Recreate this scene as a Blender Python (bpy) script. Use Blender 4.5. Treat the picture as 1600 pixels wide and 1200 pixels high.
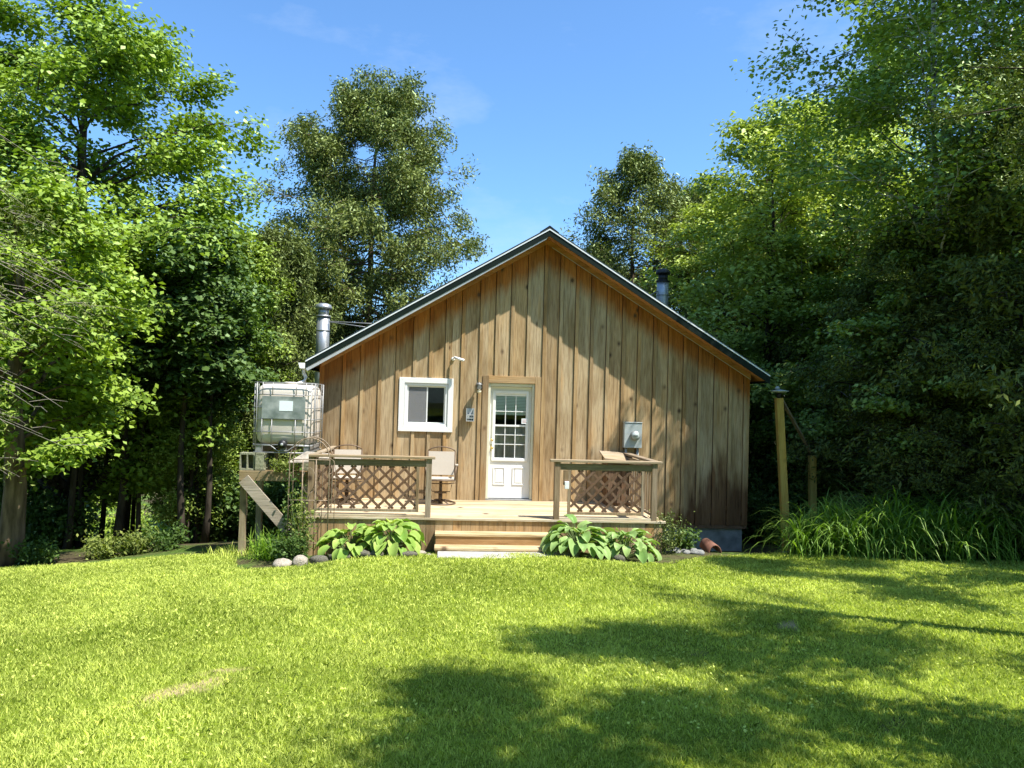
import bpy, math, random
import numpy as np
from mathutils import Vector, Matrix

for o in list(bpy.data.objects): bpy.data.objects.remove(o)
S = bpy.context.scene
COL = S.collection
rad = math.radians

# ------------------------------------------------------------------ camera
F_PX, PITCH, ROLL = 1200.0, 0.025, 0.0281
CAM_Z = 1.848
cam_d = bpy.data.cameras.new('camera'); cam = bpy.data.objects.new('camera', cam_d); COL.objects.link(cam)
cam_d.sensor_width = 36.0; cam_d.lens = F_PX/1600*36.0
cam_d.clip_start = 0.1; cam_d.clip_end = 2000
right = Vector((1,0,0)); fwd = Vector((0,math.cos(PITCH),math.sin(PITCH))); up = Vector((0,-math.sin(PITCH),math.cos(PITCH)))
r2 = right*math.cos(ROLL)+up*math.sin(ROLL); u2 = up*math.cos(ROLL)-right*math.sin(ROLL)
M = Matrix((r2, u2, -fwd)).transposed().to_4x4(); M.translation = Vector((0,0,CAM_Z))
cam.matrix_world = M
S.camera = cam

# ------------------------------------------------------------------ sky + sun
SUN_DIR = Vector((0.683,-0.363,1.35)).normalized()
sun_el = math.asin(SUN_DIR.z); sun_rot = math.atan2(SUN_DIR.x, SUN_DIR.y)
W = bpy.data.worlds.new('World'); S.world = W; W.use_nodes = True
nt = W.node_tree; nt.nodes.clear()
sky = nt.nodes.new('ShaderNodeTexSky'); sky.sky_type = 'NISHITA'; sky.sun_disc = False
sky.sun_elevation = sun_el; sky.sun_rotation = sun_rot; sky.air_density = 1.0; sky.dust_density = 1.0; sky.ozone_density = 2.0; sky.altitude = 200
bg = nt.nodes.new('ShaderNodeBackground'); bg.inputs['Strength'].default_value = 0.10
wo = nt.nodes.new('ShaderNodeOutputWorld')
# faint cirrus low over the roof
tc = nt.nodes.new('ShaderNodeTexCoord'); mp = nt.nodes.new('ShaderNodeMapping'); mp.inputs['Scale'].default_value = (2.0,2.0,5.0)
nz = nt.nodes.new('ShaderNodeTexNoise'); nz.inputs['Scale'].default_value = 1.6; nz.inputs['Detail'].default_value = 7; nz.inputs['Roughness'].default_value = .62
cr = nt.nodes.new('ShaderNodeValToRGB'); cr.color_ramp.elements[0].position = .53; cr.color_ramp.elements[1].position = .85
cr.color_ramp.elements[1].color = (.35,.35,.35,1)
mx = nt.nodes.new('ShaderNodeMixRGB'); mx.inputs['Color2'].default_value = (5,5.6,6.4,1)
nt.links.new(tc.outputs['Generated'], mp.inputs['Vector']); nt.links.new(mp.outputs['Vector'], nz.inputs['Vector'])
nt.links.new(nz.outputs['Fac'], cr.inputs['Fac']); nt.links.new(cr.outputs['Color'], mx.inputs['Fac'])
tint = nt.nodes.new('ShaderNodeMixRGB'); tint.blend_type = 'MULTIPLY'; tint.inputs['Fac'].default_value = 1; tint.inputs['Color2'].default_value = (.80,1.14,1.40,1)
nt.links.new(sky.outputs['Color'], tint.inputs['Color1']); nt.links.new(tint.outputs['Color'], mx.inputs['Color1']); nt.links.new(mx.outputs['Color'], bg.inputs['Color'])
nt.links.new(bg.outputs['Background'], wo.inputs['Surface'])
sl = bpy.data.lights.new('sun','SUN'); sl.energy = 5.0; sl.angle = rad(0.55); sl.color = (1.0,.96,.90)
so = bpy.data.objects.new('sun', sl); COL.objects.link(so); so.rotation_euler = SUN_DIR.to_track_quat('Z','Y').to_euler(); so.location = (20,-10,40)
S.view_settings.view_transform = 'Standard'; S.view_settings.look = 'None'; S.view_settings.gamma = 1
S.view_settings.exposure = 1.0
S.cycles.max_bounces = 8; S.cycles.diffuse_bounces = 4; S.cycles.transmission_bounces = 5; S.cycles.transparent_max_bounces = 8

# ------------------------------------------------------------------ materials
def new_mat(name):
    m = bpy.data.materials.new(name); m.use_nodes = True
    return m, m.node_tree, m.node_tree.nodes['Principled BSDF']
def N(nt, t, **kw):
    n = nt.nodes.new(t)
    for k, v in kw.items():
        if k in n.inputs: n.inputs[k].default_value = v
        else: setattr(n, k, v)
    return n
def ramp(nt, stops):
    r = nt.nodes.new('ShaderNodeValToRGB'); e = r.color_ramp.elements
    while len(e) < len(stops): e.new(.5)
    for i, (p, c) in enumerate(stops): e[i].position = p; e[i].color = (*c, 1) if len(c) == 3 else c
    return r
def simple(name, col, rough=.6, metal=0., noise=.12, scale=8., bump=.0, spec=.5, stretch=(1,1,1)):
    m, nt, b = new_mat(name)
    tc = N(nt,'ShaderNodeTexCoord'); mp = N(nt,'ShaderNodeMapping'); mp.inputs['Scale'].default_value = stretch
    n = N(nt,'ShaderNodeTexNoise', Scale=scale, Detail=6., Roughness=.6)
    nt.links.new(tc.outputs['Object'], mp.inputs[0]); nt.links.new(mp.outputs[0], n.inputs['Vector'])
    r = ramp(nt, [(.3,[max(0,c*(1-noise*1.6)) for c in col]), (.7,[min(1,c*(1+noise)) for c in col])])
    nt.links.new(n.outputs['Fac'], r.inputs['Fac']); nt.links.new(r.outputs['Color'], b.inputs['Base Color'])
    b.inputs['Roughness'].default_value = rough; b.inputs['Metallic'].default_value = metal; b.inputs['Specular IOR Level'].default_value = spec
    if bump:
        bp = N(nt,'ShaderNodeBump', Strength=bump, Distance=.02); nt.links.new(n.outputs['Fac'], bp.inputs['Height']); nt.links.new(bp.outputs['Normal'], b.inputs['Normal'])
    return m
def wood(name, light, dark, knots=True, axis='Z', rough=.75, weather=None, stainz=None):
    """sawn board: long grain along axis, per-board tone from the 'v' attribute, knots, weather stains, painted shade"""
    m, nt, b = new_mat(name); L = nt.links.new
    tc = N(nt,'ShaderNodeTexCoord'); at = N(nt,'ShaderNodeAttribute'); at.attribute_name = 'v'
    off = N(nt,'ShaderNodeVectorMath', operation='SCALE'); off.inputs[0].default_value = (17.,9.,23.)
    L(at.outputs['Fac'], off.inputs['Scale'])
    add = N(nt,'ShaderNodeVectorMath', operation='ADD'); L(tc.outputs['Object'], add.inputs[0]); L(off.outputs[0], add.inputs[1])
    sc = {'Z':(1,1,.06),'X':(.06,1,1),'Y':(1,.06,1)}[axis]
    mp = N(nt,'ShaderNodeMapping'); mp.inputs['Scale'].default_value = sc; L(add.outputs[0], mp.inputs[0])
    gr = N(nt,'ShaderNodeTexNoise', Scale=42., Detail=5., Roughness=.65, Distortion=.35); L(mp.outputs[0], gr.inputs['Vector'])
    bl = N(nt,'ShaderNodeTexNoise', Scale=1.9, Detail=4., Roughness=.6); mp2 = N(nt,'ShaderNodeMapping'); mp2.inputs['Scale'].default_value = [max(.35,s*1.5) for s in sc]
    L(add.outputs[0], mp2.inputs[0]); L(mp2.outputs[0], bl.inputs['Vector'])
    r1 = ramp(nt, [(.30,[c*.85 for c in dark]),(.42,[d_*.6+l_*.4 for d_,l_ in zip(dark,light)]),(.58,light)]); L(gr.outputs['Fac'], r1.inputs['Fac'])
    r2 = ramp(nt, [(.3,(.62,.55,.44)),(.52,(1,1,1)),(.75,(1.0,.84,.62))]); L(bl.outputs['Fac'], r2.inputs['Fac'])
    mu = N(nt,'ShaderNodeMixRGB', blend_type='MULTIPLY'); mu.inputs['Fac'].default_value = 1; L(r1.outputs[0], mu.inputs['Color1']); L(r2.outputs[0], mu.inputs['Color2'])
    tone = ramp(nt, [(0,(.60,.55,.50)),(.3,(.95,.83,.66)),(.65,(1,1,1)),(.85,(.86,.80,.72)),(1,(1.,.84,.64))]); 
    L(at.outputs['Fac'], tone.inputs['Fac'])
    mu2 = N(nt,'ShaderNodeMixRGB', blend_type='MULTIPLY'); mu2.inputs['Fac'].default_value = .9; L(mu.outputs[0], mu2.inputs['Color1']); L(tone.outputs[0], mu2.inputs['Color2'])
    out = mu2.outputs[0]
    if weather:   # unweathered orange boards tucked under the eaves, stained foot of the wall, shade painted low at the right: needs 'w' attribute 0..1
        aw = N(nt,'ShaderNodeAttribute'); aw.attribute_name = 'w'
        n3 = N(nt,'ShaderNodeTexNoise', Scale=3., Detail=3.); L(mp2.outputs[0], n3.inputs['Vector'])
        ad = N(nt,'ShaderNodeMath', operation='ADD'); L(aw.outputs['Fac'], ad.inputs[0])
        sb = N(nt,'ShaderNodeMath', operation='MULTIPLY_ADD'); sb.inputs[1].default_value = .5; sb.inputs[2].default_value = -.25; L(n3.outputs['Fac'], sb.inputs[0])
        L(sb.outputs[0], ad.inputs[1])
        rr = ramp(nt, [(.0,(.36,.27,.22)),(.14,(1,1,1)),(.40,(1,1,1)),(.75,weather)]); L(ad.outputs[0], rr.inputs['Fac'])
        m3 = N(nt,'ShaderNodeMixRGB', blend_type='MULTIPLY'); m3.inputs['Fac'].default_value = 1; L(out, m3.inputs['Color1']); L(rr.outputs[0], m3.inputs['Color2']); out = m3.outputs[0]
    if knots:
        ks = {'Z':(1,0.0,.75),'X':(.75,0,1),'Y':(1,.75,0)}[axis]
        mp3 = N(nt,'ShaderNodeMapping'); mp3.inputs['Scale'].default_value = ks; L(add.outputs[0], mp3.inputs[0])
        vo = N(nt,'ShaderNodeTexVoronoi', Scale=3.4, Randomness=1.); vo.voronoi_dimensions = '3D'; L(mp3.outputs[0], vo.inputs['Vector'])
        k1 = ramp(nt, [(.07,(1,1,1)),(.12,(.45,.45,.45)),(.20,(0,0,0))]); L(vo.outputs['Distance'], k1.inputs['Fac'])
        sp = N(nt,'ShaderNodeSeparateColor'); L(vo.outputs['Color'], sp.inputs[0])
        gt = N(nt,'ShaderNodeMath', operation='GREATER_THAN'); gt.inputs[1].default_value = .28; L(sp.outputs[0], gt.inputs[0])
        mk = N(nt,'ShaderNodeMath', operation='MULTIPLY'); L(k1.outputs[0], mk.inputs[0]); L(gt.outputs[0], mk.inputs[1])
        mk2 = N(nt,'ShaderNodeMath', operation='MULTIPLY'); mk2.inputs[1].default_value = .95; L(mk.outputs[0], mk2.inputs[0])
        m4 = N(nt,'ShaderNodeMixRGB'); m4.inputs['Color2'].default_value = (dark[0]*.28,dark[1]*.22,dark[2]*.2,1); L(mk2.outputs[0], m4.inputs['Fac']); L(out, m4.inputs['Color1']); out = m4.outputs[0]
    L(out, b.inputs['Base Color']); b.inputs['Roughness'].default_value = rough; b.inputs['Specular IOR Level'].default_value = .25
    bp = N(nt,'ShaderNodeBump', Strength=.5, Distance=.012); L(gr.outputs['Fac'], bp.inputs['Height']); L(bp.outputs['Normal'], b.inputs['Normal'])
    return m
def leaf_mat(name, dark, light, trans=.27, gloss=.12):
    m = bpy.data.materials.new(name); m.use_nodes = True; nt = m.node_tree; nt.nodes.clear(); L = nt.links.new
    at = N(nt,'ShaderNodeAttribute'); at.attribute_name = 'v'
    mid = [(a+b)/2 for a, b in zip(dark, light)]
    r = ramp(nt, [(0,dark),(.5,mid),(1,light)]); L(at.outputs['Fac'], r.inputs['Fac'])
    d = N(nt,'ShaderNodeBsdfDiffuse'); t = N(nt,'ShaderNodeBsdfTranslucent'); g = N(nt,'ShaderNodeBsdfGlossy', Roughness=.5)
    hs = N(nt,'ShaderNodeMixRGB', blend_type='MULTIPLY'); hs.inputs['Fac'].default_value = 1; hs.inputs['Color2'].default_value = (1.15,1.25,.45,1)
    L(r.outputs[0], d.inputs['Color']); L(r.outputs[0], hs.inputs['Color1']); L(hs.outputs[0], t.inputs['Color'])
    g.inputs['Color'].default_value = (.6,.75,.45,1)
    m1 = N(nt,'ShaderNodeMixShader'); m1.inputs[0].default_value = trans; L(d.outputs[0], m1.inputs[1]); L(t.outputs[0], m1.inputs[2])
    fr = N(nt,'ShaderNodeFresnel', IOR=1.35); mm = N(nt,'ShaderNodeMath', operation='MULTIPLY'); mm.inputs[1].default_value = gloss*.8; L(fr.outputs[0], mm.inputs[0])
    m2 = N(nt,'ShaderNodeMixShader'); L(mm.outputs[0], m2.inputs[0]); L(m1.outputs[0], m2.inputs[1]); L(g.outputs[0], m2.inputs[2])
    o = N(nt,'ShaderNodeOutputMaterial'); L(m2.outputs[0], o.inputs['Surface'])
    return m
def bark(name, dark, light, scale=9., stretch=(1,1,.18), bump=.6):
    return simple(name, [(a+b)/2 for a,b in zip(dark,light)], rough=.9, noise=.5, scale=scale, bump=bump, spec=.1, stretch=stretch)
def glass_mat(name, tint=(.96,.975,.965)):
    m = bpy.data.materials.new(name); m.use_nodes = True; nt = m.node_tree; nt.nodes.clear(); L = nt.links.new
    t = N(nt,'ShaderNodeBsdfTransparent'); t.inputs['Color'].default_value = (*tint,1); g = N(nt,'ShaderNodeBsdfGlossy', Roughness=.01)
    f = N(nt,'ShaderNodeFresnel', IOR=1.33); mx = N(nt,'ShaderNodeMixShader'); L(f.outputs[0], mx.inputs[0]); L(t.outputs[0], mx.inputs[1]); L(g.outputs[0], mx.inputs[2])
    o = N(nt,'ShaderNodeOutputMaterial'); L(mx.outputs[0], o.inputs['Surface']); return m

MT = {}
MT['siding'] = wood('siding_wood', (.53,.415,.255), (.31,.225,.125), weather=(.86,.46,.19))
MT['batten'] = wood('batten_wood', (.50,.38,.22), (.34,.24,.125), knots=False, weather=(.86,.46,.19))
MT['soffit'] = wood('soffit_wood', (.50,.26,.11), (.32,.14,.055), axis='X')
MT['frieze'] = wood('frieze_wood', (.52,.30,.13), (.38,.19,.075), axis='X', knots=False)
MT['trimwood'] = wood('door_trim_wood', (.49,.385,.24), (.36,.265,.155))
MT['trimwoodx'] = wood('door_head_wood', (.49,.385,.24), (.36,.265,.155), axis='X')
MT['deck'] = wood('deck_board_wood', (.58,.50,.36), (.46,.38,.26), axis='X')
MT['skirt'] = wood('deck_skirt_wood', (.46,.34,.20), (.33,.23,.12))
MT['stepx'] = wood('step_tread_wood', (.60,.50,.33), (.43,.34,.20), axis='X')
MT['riser'] = wood('step_riser_wood', (.50,.33,.17), (.36,.22,.10), axis='X')
MT['greyx'] = wood('weathered_rail_wood', (.40,.345,.265), (.26,.215,.15), axis='X')
MT['greyz'] = wood('weathered_post_wood', (.34,.275,.20), (.22,.17,.11))
MT['lattice'] = wood('lattice_wood', (.19,.12,.08), (.11,.068,.045), knots=False)
MT['standz'] = wood('stand_post_wood', (.40,.36,.27), (.27,.235,.16))
MT['standx'] = wood('stand_beam_wood', (.36,.30,.19), (.23,.19,.11), axis='X')
MT['brace'] = wood('brace_plank_wood', (.46,.41,.34), (.34,.30,.24), axis='X', knots=False)
MT['darkwood'] = wood('dark_cupboard_wood', (.20,.13,.08), (.10,.065,.04))
MT['postyellow'] = wood('yellow_post_wood', (.66,.50,.14), (.52,.38,.09))
MT['white'] = simple('white_vinyl', (.80,.80,.77), .35, noise=.02)
MT['doorwhite'] = simple('white_door_paint', (.78,.78,.75), .4, noise=.03, scale=3)
MT['jamb'] = simple('cream_jamb_paint', (.70,.67,.50), .5, noise=.05)
MT['greenmetal'] = simple('dark_green_metal', (.008,.016,.012), .6, noise=.15, scale=3, spec=.15)
MT['roofmetal'] = simple('green_black_roof_metal', (.030,.044,.044), .42, noise=.15, scale=3)
MT['palemetal'] = simple('pale_grey_metal', (.50,.52,.52), .4, metal=.2, noise=.06)
MT['whiteedge'] = simple('bright_drip_edge', (.82,.85,.86), .3, noise=.03)
MT['steel'] = simple('brushed_steel', (.42,.43,.42), .42, metal=.75, noise=.12, scale=20, stretch=(1,1,.05))
MT['galv'] = simple('galvanised_steel', (.30,.30,.29), .5, metal=.5, noise=.12, scale=14)
MT['concrete'] = simple('foundation_concrete', (.24,.27,.27), .9, noise=.25, scale=5, bump=.3)
MT['block'] = simple('cinder_block', (.27,.27,.17), .95, noise=.25, scale=22, bump=.5)
MT['paver'] = simple('pale_paver', (.40,.38,.33), .9, noise=.18, scale=14, bump=.3)
MT['stone'] = simple('pale_fieldstone', (.38,.33,.26), .9, noise=.35, scale=7, bump=.8)
MT['stonedark'] = simple('mossy_fieldstone', (.13,.12,.085), .95, noise=.5, scale=7, bump=.8)
MT['stonegrey'] = simple('grey_fieldstone', (.26,.26,.24), .95, noise=.35, scale=7, bump=.8)
MT['plastic'] = simple('milky_tank_plastic', (.62,.56,.48), .45, noise=.05, scale=2.5)
MT['black'] = simple('black_plastic', (.012,.012,.012), .5)
MT['dark'] = simple('dark_interior', (.012,.011,.010), .9)
MT['bronze'] = simple('bronze_chair_frame', (.14,.095,.06), .5, metal=.3)
MT['sling'] = simple('beige_sling_fabric', (.44,.385,.31), .85, noise=.06, scale=90)
MT['brass'] = simple('brass', (.75,.55,.22), .25, metal=1., noise=.05)
MT['meter'] = simple('grey_meter_box', (.40,.44,.42), .45, noise=.05)
MT['curtain'] = simple('grey_screen_cloth', (.09,.09,.085), .9, noise=.1, scale=60)
MT['rust'] = simple('rusty_wire', (.30,.22,.15), .8, noise=.4, scale=30)
MT['terracotta'] = simple('terracotta', (.20,.085,.05), .8, noise=.25, scale=9)
MT['cable'] = simple('grey_cable', (.35,.36,.35), .5)
MT['bulb'] = simple('frosted_bulb_glass', (.80,.74,.55), .2)
MT['glass'] = glass_mat('window_glass'); 
def screen_mat():
    m = bpy.data.materials.new('insect_screen'); m.use_nodes = True; nt = m.node_tree; nt.nodes.clear(); L = nt.links.new
    t = N(nt,'ShaderNodeBsdfTransparent'); d = N(nt,'ShaderNodeBsdfDiffuse'); d.inputs['Color'].default_value = (.30,.30,.30,1); mx = N(nt,'ShaderNodeMixShader'); mx.inputs[0].default_value = .45
    L(t.outputs[0], mx.inputs[1]); L(d.outputs[0], mx.inputs[2]); o = N(nt,'ShaderNodeOutputMaterial'); L(mx.outputs[0], o.inputs['Surface']); return m
MT['screen'] = screen_mat()
MT['clear'] = glass_mat('clear_lamp_glass', (.93,.93,.90))
MT['bark'] = bark('grey_brown_bark', (.035,.028,.02), (.10,.082,.06))
MT['barkwarm'] = bark('reddish_cedar_bark', (.10,.07,.045), (.24,.17,.115))
MT['twig'] = simple('dead_grey_twigs', (.30,.26,.21), .9, noise=.2)
MT['stem'] = simple('green_stem', (.12,.17,.05), .8)
def blinds_mat():
    m, nt, b = new_mat('slatted_blind'); L = nt.links.new
    tc = N(nt,'ShaderNodeTexCoord'); wv = N(nt,'ShaderNodeTexWave', Scale=11.); wv.bands_direction = 'Z'
    L(tc.outputs['Object'], wv.inputs['Vector']); r = ramp(nt, [(.2,(.30,.36,.33)),(.6,(.62,.70,.66))]); L(wv.outputs['Fac'], r.inputs['Fac']); L(r.outputs[0], b.inputs['Base Color']); return m
MT['blind'] = blinds_mat(); MT['doorcurtain'] = simple('grey_door_curtain', (.34,.33,.30), .9, noise=.35, scale=9, stretch=(1,1,.2))
def birch_mat():
    m, nt, b = new_mat('white_birch_bark'); L = nt.links.new
    tc = N(nt,'ShaderNodeTexCoord'); mp = N(nt,'ShaderNodeMapping'); mp.inputs['Scale'].default_value = (1,1,5); L(tc.outputs['Object'], mp.inputs[0])
    n = N(nt,'ShaderNodeTexNoise', Scale=3.2, Detail=5.); L(mp.outputs[0], n.inputs['Vector'])
    r = ramp(nt, [(.40,(.07,.06,.05)),(.50,(.52,.50,.44)),(.7,(.68,.66,.60))]); L(n.outputs['Fac'], r.inputs['Fac']); L(r.outputs[0], b.inputs['Base Color']); b.inputs['Roughness'].default_value = .7
    return m
MT['birch'] = birch_mat()
def tanklabel_mat():
    m, nt, b = new_mat('faded_green_label'); L = nt.links.new
    tc = N(nt,'ShaderNodeTexCoord'); n = N(nt,'ShaderNodeTexNoise', Scale=5., Detail=6.); L(tc.outputs['Object'], n.inputs['Vector'])
    r = ramp(nt, [(.35,(.14,.17,.155)),(.55,(.25,.28,.26)),(.75,(.42,.44,.42))]); L(n.outputs['Fac'], r.inputs['Fac']); L(r.outputs[0], b.inputs['Base Color']); b.inputs['Roughness'].default_value = .3; return m
MT['label'] = tanklabel_mat()
MT['note'] = simple('white_paper', (.78,.84,.84), .8, noise=.03)
MT['notered'] = simple('red_print', (.50,.12,.10), .8)

LM = {}
LM['maple'] = leaf_mat('maple_leaves', (.075,.145,.018), (.34,.46,.065))
LM['oak'] = leaf_mat('bright_oak_leaves', (.09,.165,.018), (.38,.50,.07))
LM['ash'] = leaf_mat('ash_leaves', (.18,.25,.05), (.60,.68,.16))
LM['willow'] = leaf_mat('willow_leaves', (.12,.19,.03), (.40,.50,.10))
LM['poplar'] = leaf_mat('poplar_leaves', (.08,.155,.03), (.44,.56,.14), gloss=.12)
LM['cedar'] = leaf_mat('cedar_sprays', (.045,.07,.018), (.27,.31,.085), trans=.15)
LM['darkcedar'] = leaf_mat('dark_cedar_sprays', (.035,.055,.016), (.22,.26,.07), trans=.15)
LM['grass'] = leaf_mat('grass_blades', (.17,.24,.03), (.80,.86,.22), trans=.33, gloss=.03)
LM['lily'] = leaf_mat('daylily_leaves', (.06,.15,.02), (.30,.46,.06), trans=.4, gloss=.15)
LM['hosta'] = leaf_mat('hosta_leaves', (.13,.27,.035), (.46,.56,.14), trans=.3, gloss=.10)
LM['hostablue'] = leaf_mat('green_hosta_leaves', (.10,.23,.045), (.40,.50,.18), trans=.25, gloss=.14)
LM['vine'] = leaf_mat('climber_leaves', (.09,.13,.03), (.34,.38,.10), trans=.35)
LM['shrub'] = leaf_mat('shrub_leaves', (.035,.08,.02), (.13,.2,.05), trans=.3)

# ------------------------------------------------------------------ mesh helpers
def tag(o, label=None, cat=None, group=None, kind=None):
    if label: o['label'] = label
    if cat: o['category'] = cat
    if group: o['group'] = group
    if kind: o['kind'] = kind
    return o
def empty(name, loc, label, cat, group=None, rz=0.):
    o = bpy.data.objects.new(name, None); COL.objects.link(o); o.location = loc; o.rotation_euler = (0,0,rz); o.empty_display_size = .2
    return tag(o, label, cat, group)
_rng = random.Random(5)
class MB:
    def __init__(s): s.v = []; s.f = []; s.a = []; s.w = []; s.sm = []; s.starts = []
    def add(s, vs, fs, smooth=False, w=None):
        b = len(s.v); s.starts.append(b); s.v += [tuple(p) for p in vs]; s.f += [tuple(b+i for i in f) for f in fs]; r = _rng.random(); s.a += [r]*len(vs); s.sm += [smooth]*len(fs)
        s.w += (w if w else [.3]*len(vs)); return s
    def box(s, x0, x1, y0, y1, z0, z1):
        return s.add([(x0,y0,z0),(x1,y0,z0),(x1,y1,z0),(x0,y1,z0),(x0,y0,z1),(x1,y0,z1),(x1,y1,z1),(x0,y1,z1)],
            [(0,3,2,1),(4,5,6,7),(0,1,5,4),(1,2,6,5),(2,3,7,6),(3,0,4,7)])
    def prism(s, poly, y0, y1, w=None):          # poly in xz (counter-clockwise seen from -y), extruded in y
        n = len(poly); vs = [(x,y0,z) for x,z in poly]+[(x,y1,z) for x,z in poly]
        fs = [tuple(range(n)), tuple(range(2*n-1,n-1,-1))]+[(i,i+n,(i+1)%n+n,(i+1)%n) for i in range(n)]
        return s.add(vs, fs, w=(w+w) if w else None)
    def bar(s, p, q, w, h, upv=(0,0,1)):  # rectangular bar from p to q
        p = Vector(p); q = Vector(q); d = (q-p).normalized(); u = Vector(upv); sd = d.cross(u).normalized(); u = sd.cross(d)
        vs = [a+sd*i*w/2+u*j*h/2 for a in (p,q) for i,j in ((-1,-1),(1,-1),(1,1),(-1,1))]
        return s.add(vs, [(0,3,2,1),(4,5,6,7),(0,1,5,4),(1,2,6,5),(2,3,7,6),(3,0,4,7)])
    def tube(s, pts, r, n=8, caps=True):
        pts = [Vector(p) for p in pts]; rs = r if hasattr(r,'__len__') else [r]*len(pts); vs = []; fs = []
        for i, p in enumerate(pts):
            d = (pts[min(i+1,len(pts)-1)]-pts[max(i-1,0)]).normalized(); a = Vector((0,0,1)) if abs(d.z) < .9 else Vector((1,0,0))
            x = d.cross(a).normalized(); y = d.cross(x)
            for k in range(n): t = 2*math.pi*k/n; vs.append(p+(x*math.cos(t)+y*math.sin(t))*rs[i])
        for i in range(len(pts)-1):
            for k in range(n): fs.append((i*n+k, (i+1)*n+k, (i+1)*n+(k+1)%n, i*n+(k+1)%n))
        if caps: fs.append(tuple(range(n))); fs.append(tuple(range(len(vs)-1, len(vs)-n-1, -1)))
        return s.add(vs, fs, True)
    def lathe(s, prof, c=(0,0,0), n=20, axis='Z'):
        vs = []; fs = []
        for r, z in prof:
            for k in range(n):
                t = 2*math.pi*k/n; a, b = r*math.cos(t), r*math.sin(t)
                p = (a,b,z) if axis=='Z' else ((a,z,b) if axis=='Y' else (z,a,b)); vs.append((p[0]+c[0],p[1]+c[1],p[2]+c[2]))
        for i in range(len(prof)-1):
            for k in range(n): fs.append((i*n+k, i*n+(k+1)%n, (i+1)*n+(k+1)%n, (i+1)*n+k))
        fs.append(tuple(range(n-1,-1,-1))); fs.append(tuple(range(len(vs)-n,len(vs))))
        return s.add(vs, fs, True)
    def build(s, name, mat, parent=None, bevel=0, loc=None):
        me = bpy.data.meshes.new(name); me.from_pydata(s.v, [], s.f); me.materials.append(mat)
        at = me.attributes.new('v','FLOAT','POINT'); at.data.foreach_set('value', s.a)
        at = me.attributes.new('w','FLOAT','POINT'); at.data.foreach_set('value', s.w)
        me.polygons.foreach_set('use_smooth', s.sm); me.update()
        o = bpy.data.objects.new(name, me); COL.objects.link(o)
        if parent: o.parent = parent
        if loc: o.location = loc
        if bevel:
            m = o.modifiers.new('bevel','BEVEL'); m.width = bevel; m.segments = 2; m.limit_method = 'ANGLE'; m.angle_limit = rad(50)
        return o
def split(m, name, mat, parent, n=None, bevel=0, groups=None):
    """build each add() block of m (8-vert boxes or tubes) as an object of its own"""
    # connected blocks are stored contiguously; cut where faces stop referring back
    starts = sorted(set([0]+m.starts)); starts.append(len(m.v)); out = []
    for a, b in zip(starts, starts[1:]):
        k = MB(); k.v = m.v[a:b]; k.a = m.a[a:b]; k.w = m.w[a:b]
        for f, s_ in zip(m.f, m.sm):
            if a <= f[0] < b: k.f.append(tuple(i-a for i in f)); k.sm.append(s_)
        out.append(k.build(name, mat, parent, bevel=bevel))
    return out
def np_mesh(name, verts, k, mat, parent=None, v=None, smooth=False, faces=None):
    """verts (n,3); faces of k consecutive verts unless faces (m,k) given"""
    verts = np.asarray(verts, np.float32); nv = len(verts)
    idx = np.arange(nv, dtype=np.int32) if faces is None else np.asarray(faces, np.int32).ravel()
    nf = len(idx)//k
    me = bpy.data.meshes.new(name); me.vertices.add(nv); me.loops.add(len(idx)); me.polygons.add(nf)
    me.vertices.foreach_set('co', verts.ravel()); me.loops.foreach_set('vertex_index', idx)
    me.polygons.foreach_set('loop_start', np.arange(0,nf*k,k,dtype=np.int32)); me.polygons.foreach_set('loop_total', np.full(nf,k,np.int32))
    if smooth: me.polygons.foreach_set('use_smooth', np.ones(nf,bool))
    me.materials.append(mat)
    if v is not None:
        at = me.attributes.new('v','FLOAT','POINT'); at.data.foreach_set('value', np.clip(np.asarray(v,np.float32),0,1))
    me.update(calc_edges=True)
    o = bpy.data.objects.new(name, me); COL.objects.link(o)
    if parent: o.parent = parent
    return o
def nrm(a): return a/np.maximum(np.linalg.norm(a,axis=-1,keepdims=True),1e-9)

# ------------------------------------------------------------------ house frame
HX, HY, YAW = -3.5609, 14.3425, 0.0849
cH, sH = math.cos(YAW), math.sin(YAW)
def hw(X, Y, Z=0.): return Vector((HX+X*cH-Y*sH, HY+X*sH+Y*cH, Z))
def smooth(a, b, x): t = np.clip((x-a)/(b-a),0,1); return t*t*(3-2*t)
def px(u, v, d):          # a photo pixel at forward distance d -> world point (used to read positions off the photo)
    k = fwd + r2*((u-800)/F_PX) - u2*((v-600)/F_PX); return Vector((0,0,CAM_Z))+k*(d/k.y)
def ground(x, y):
    x = np.asarray(x,float); y = np.asarray(y,float)
    z = .20-.058*np.clip(y,-20,13) - .015*np.clip(y-13,0,60)
    z = z - .09*np.clip(-2-x,0,12)
    left = smooth(-2.,-5.5,x)
    z = z - left*2.9*smooth(13.2,30,y)
    z = z - .9*left*smooth(30,50,y) + 9*smooth(45,120,y) + 4*smooth(30,90,np.abs(x))
    z = z - .36*smooth(2.6,3.6,x)*smooth(13.0,14.3,y)*(1-smooth(20,26,y)*.5)
    z = z + .03*np.sin(x*.9+1.3)*np.sin(y*.7) + .015*np.sin(x*2.3+y*1.1)
    return z
def gz(x, y): return float(ground(x,y))

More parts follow.
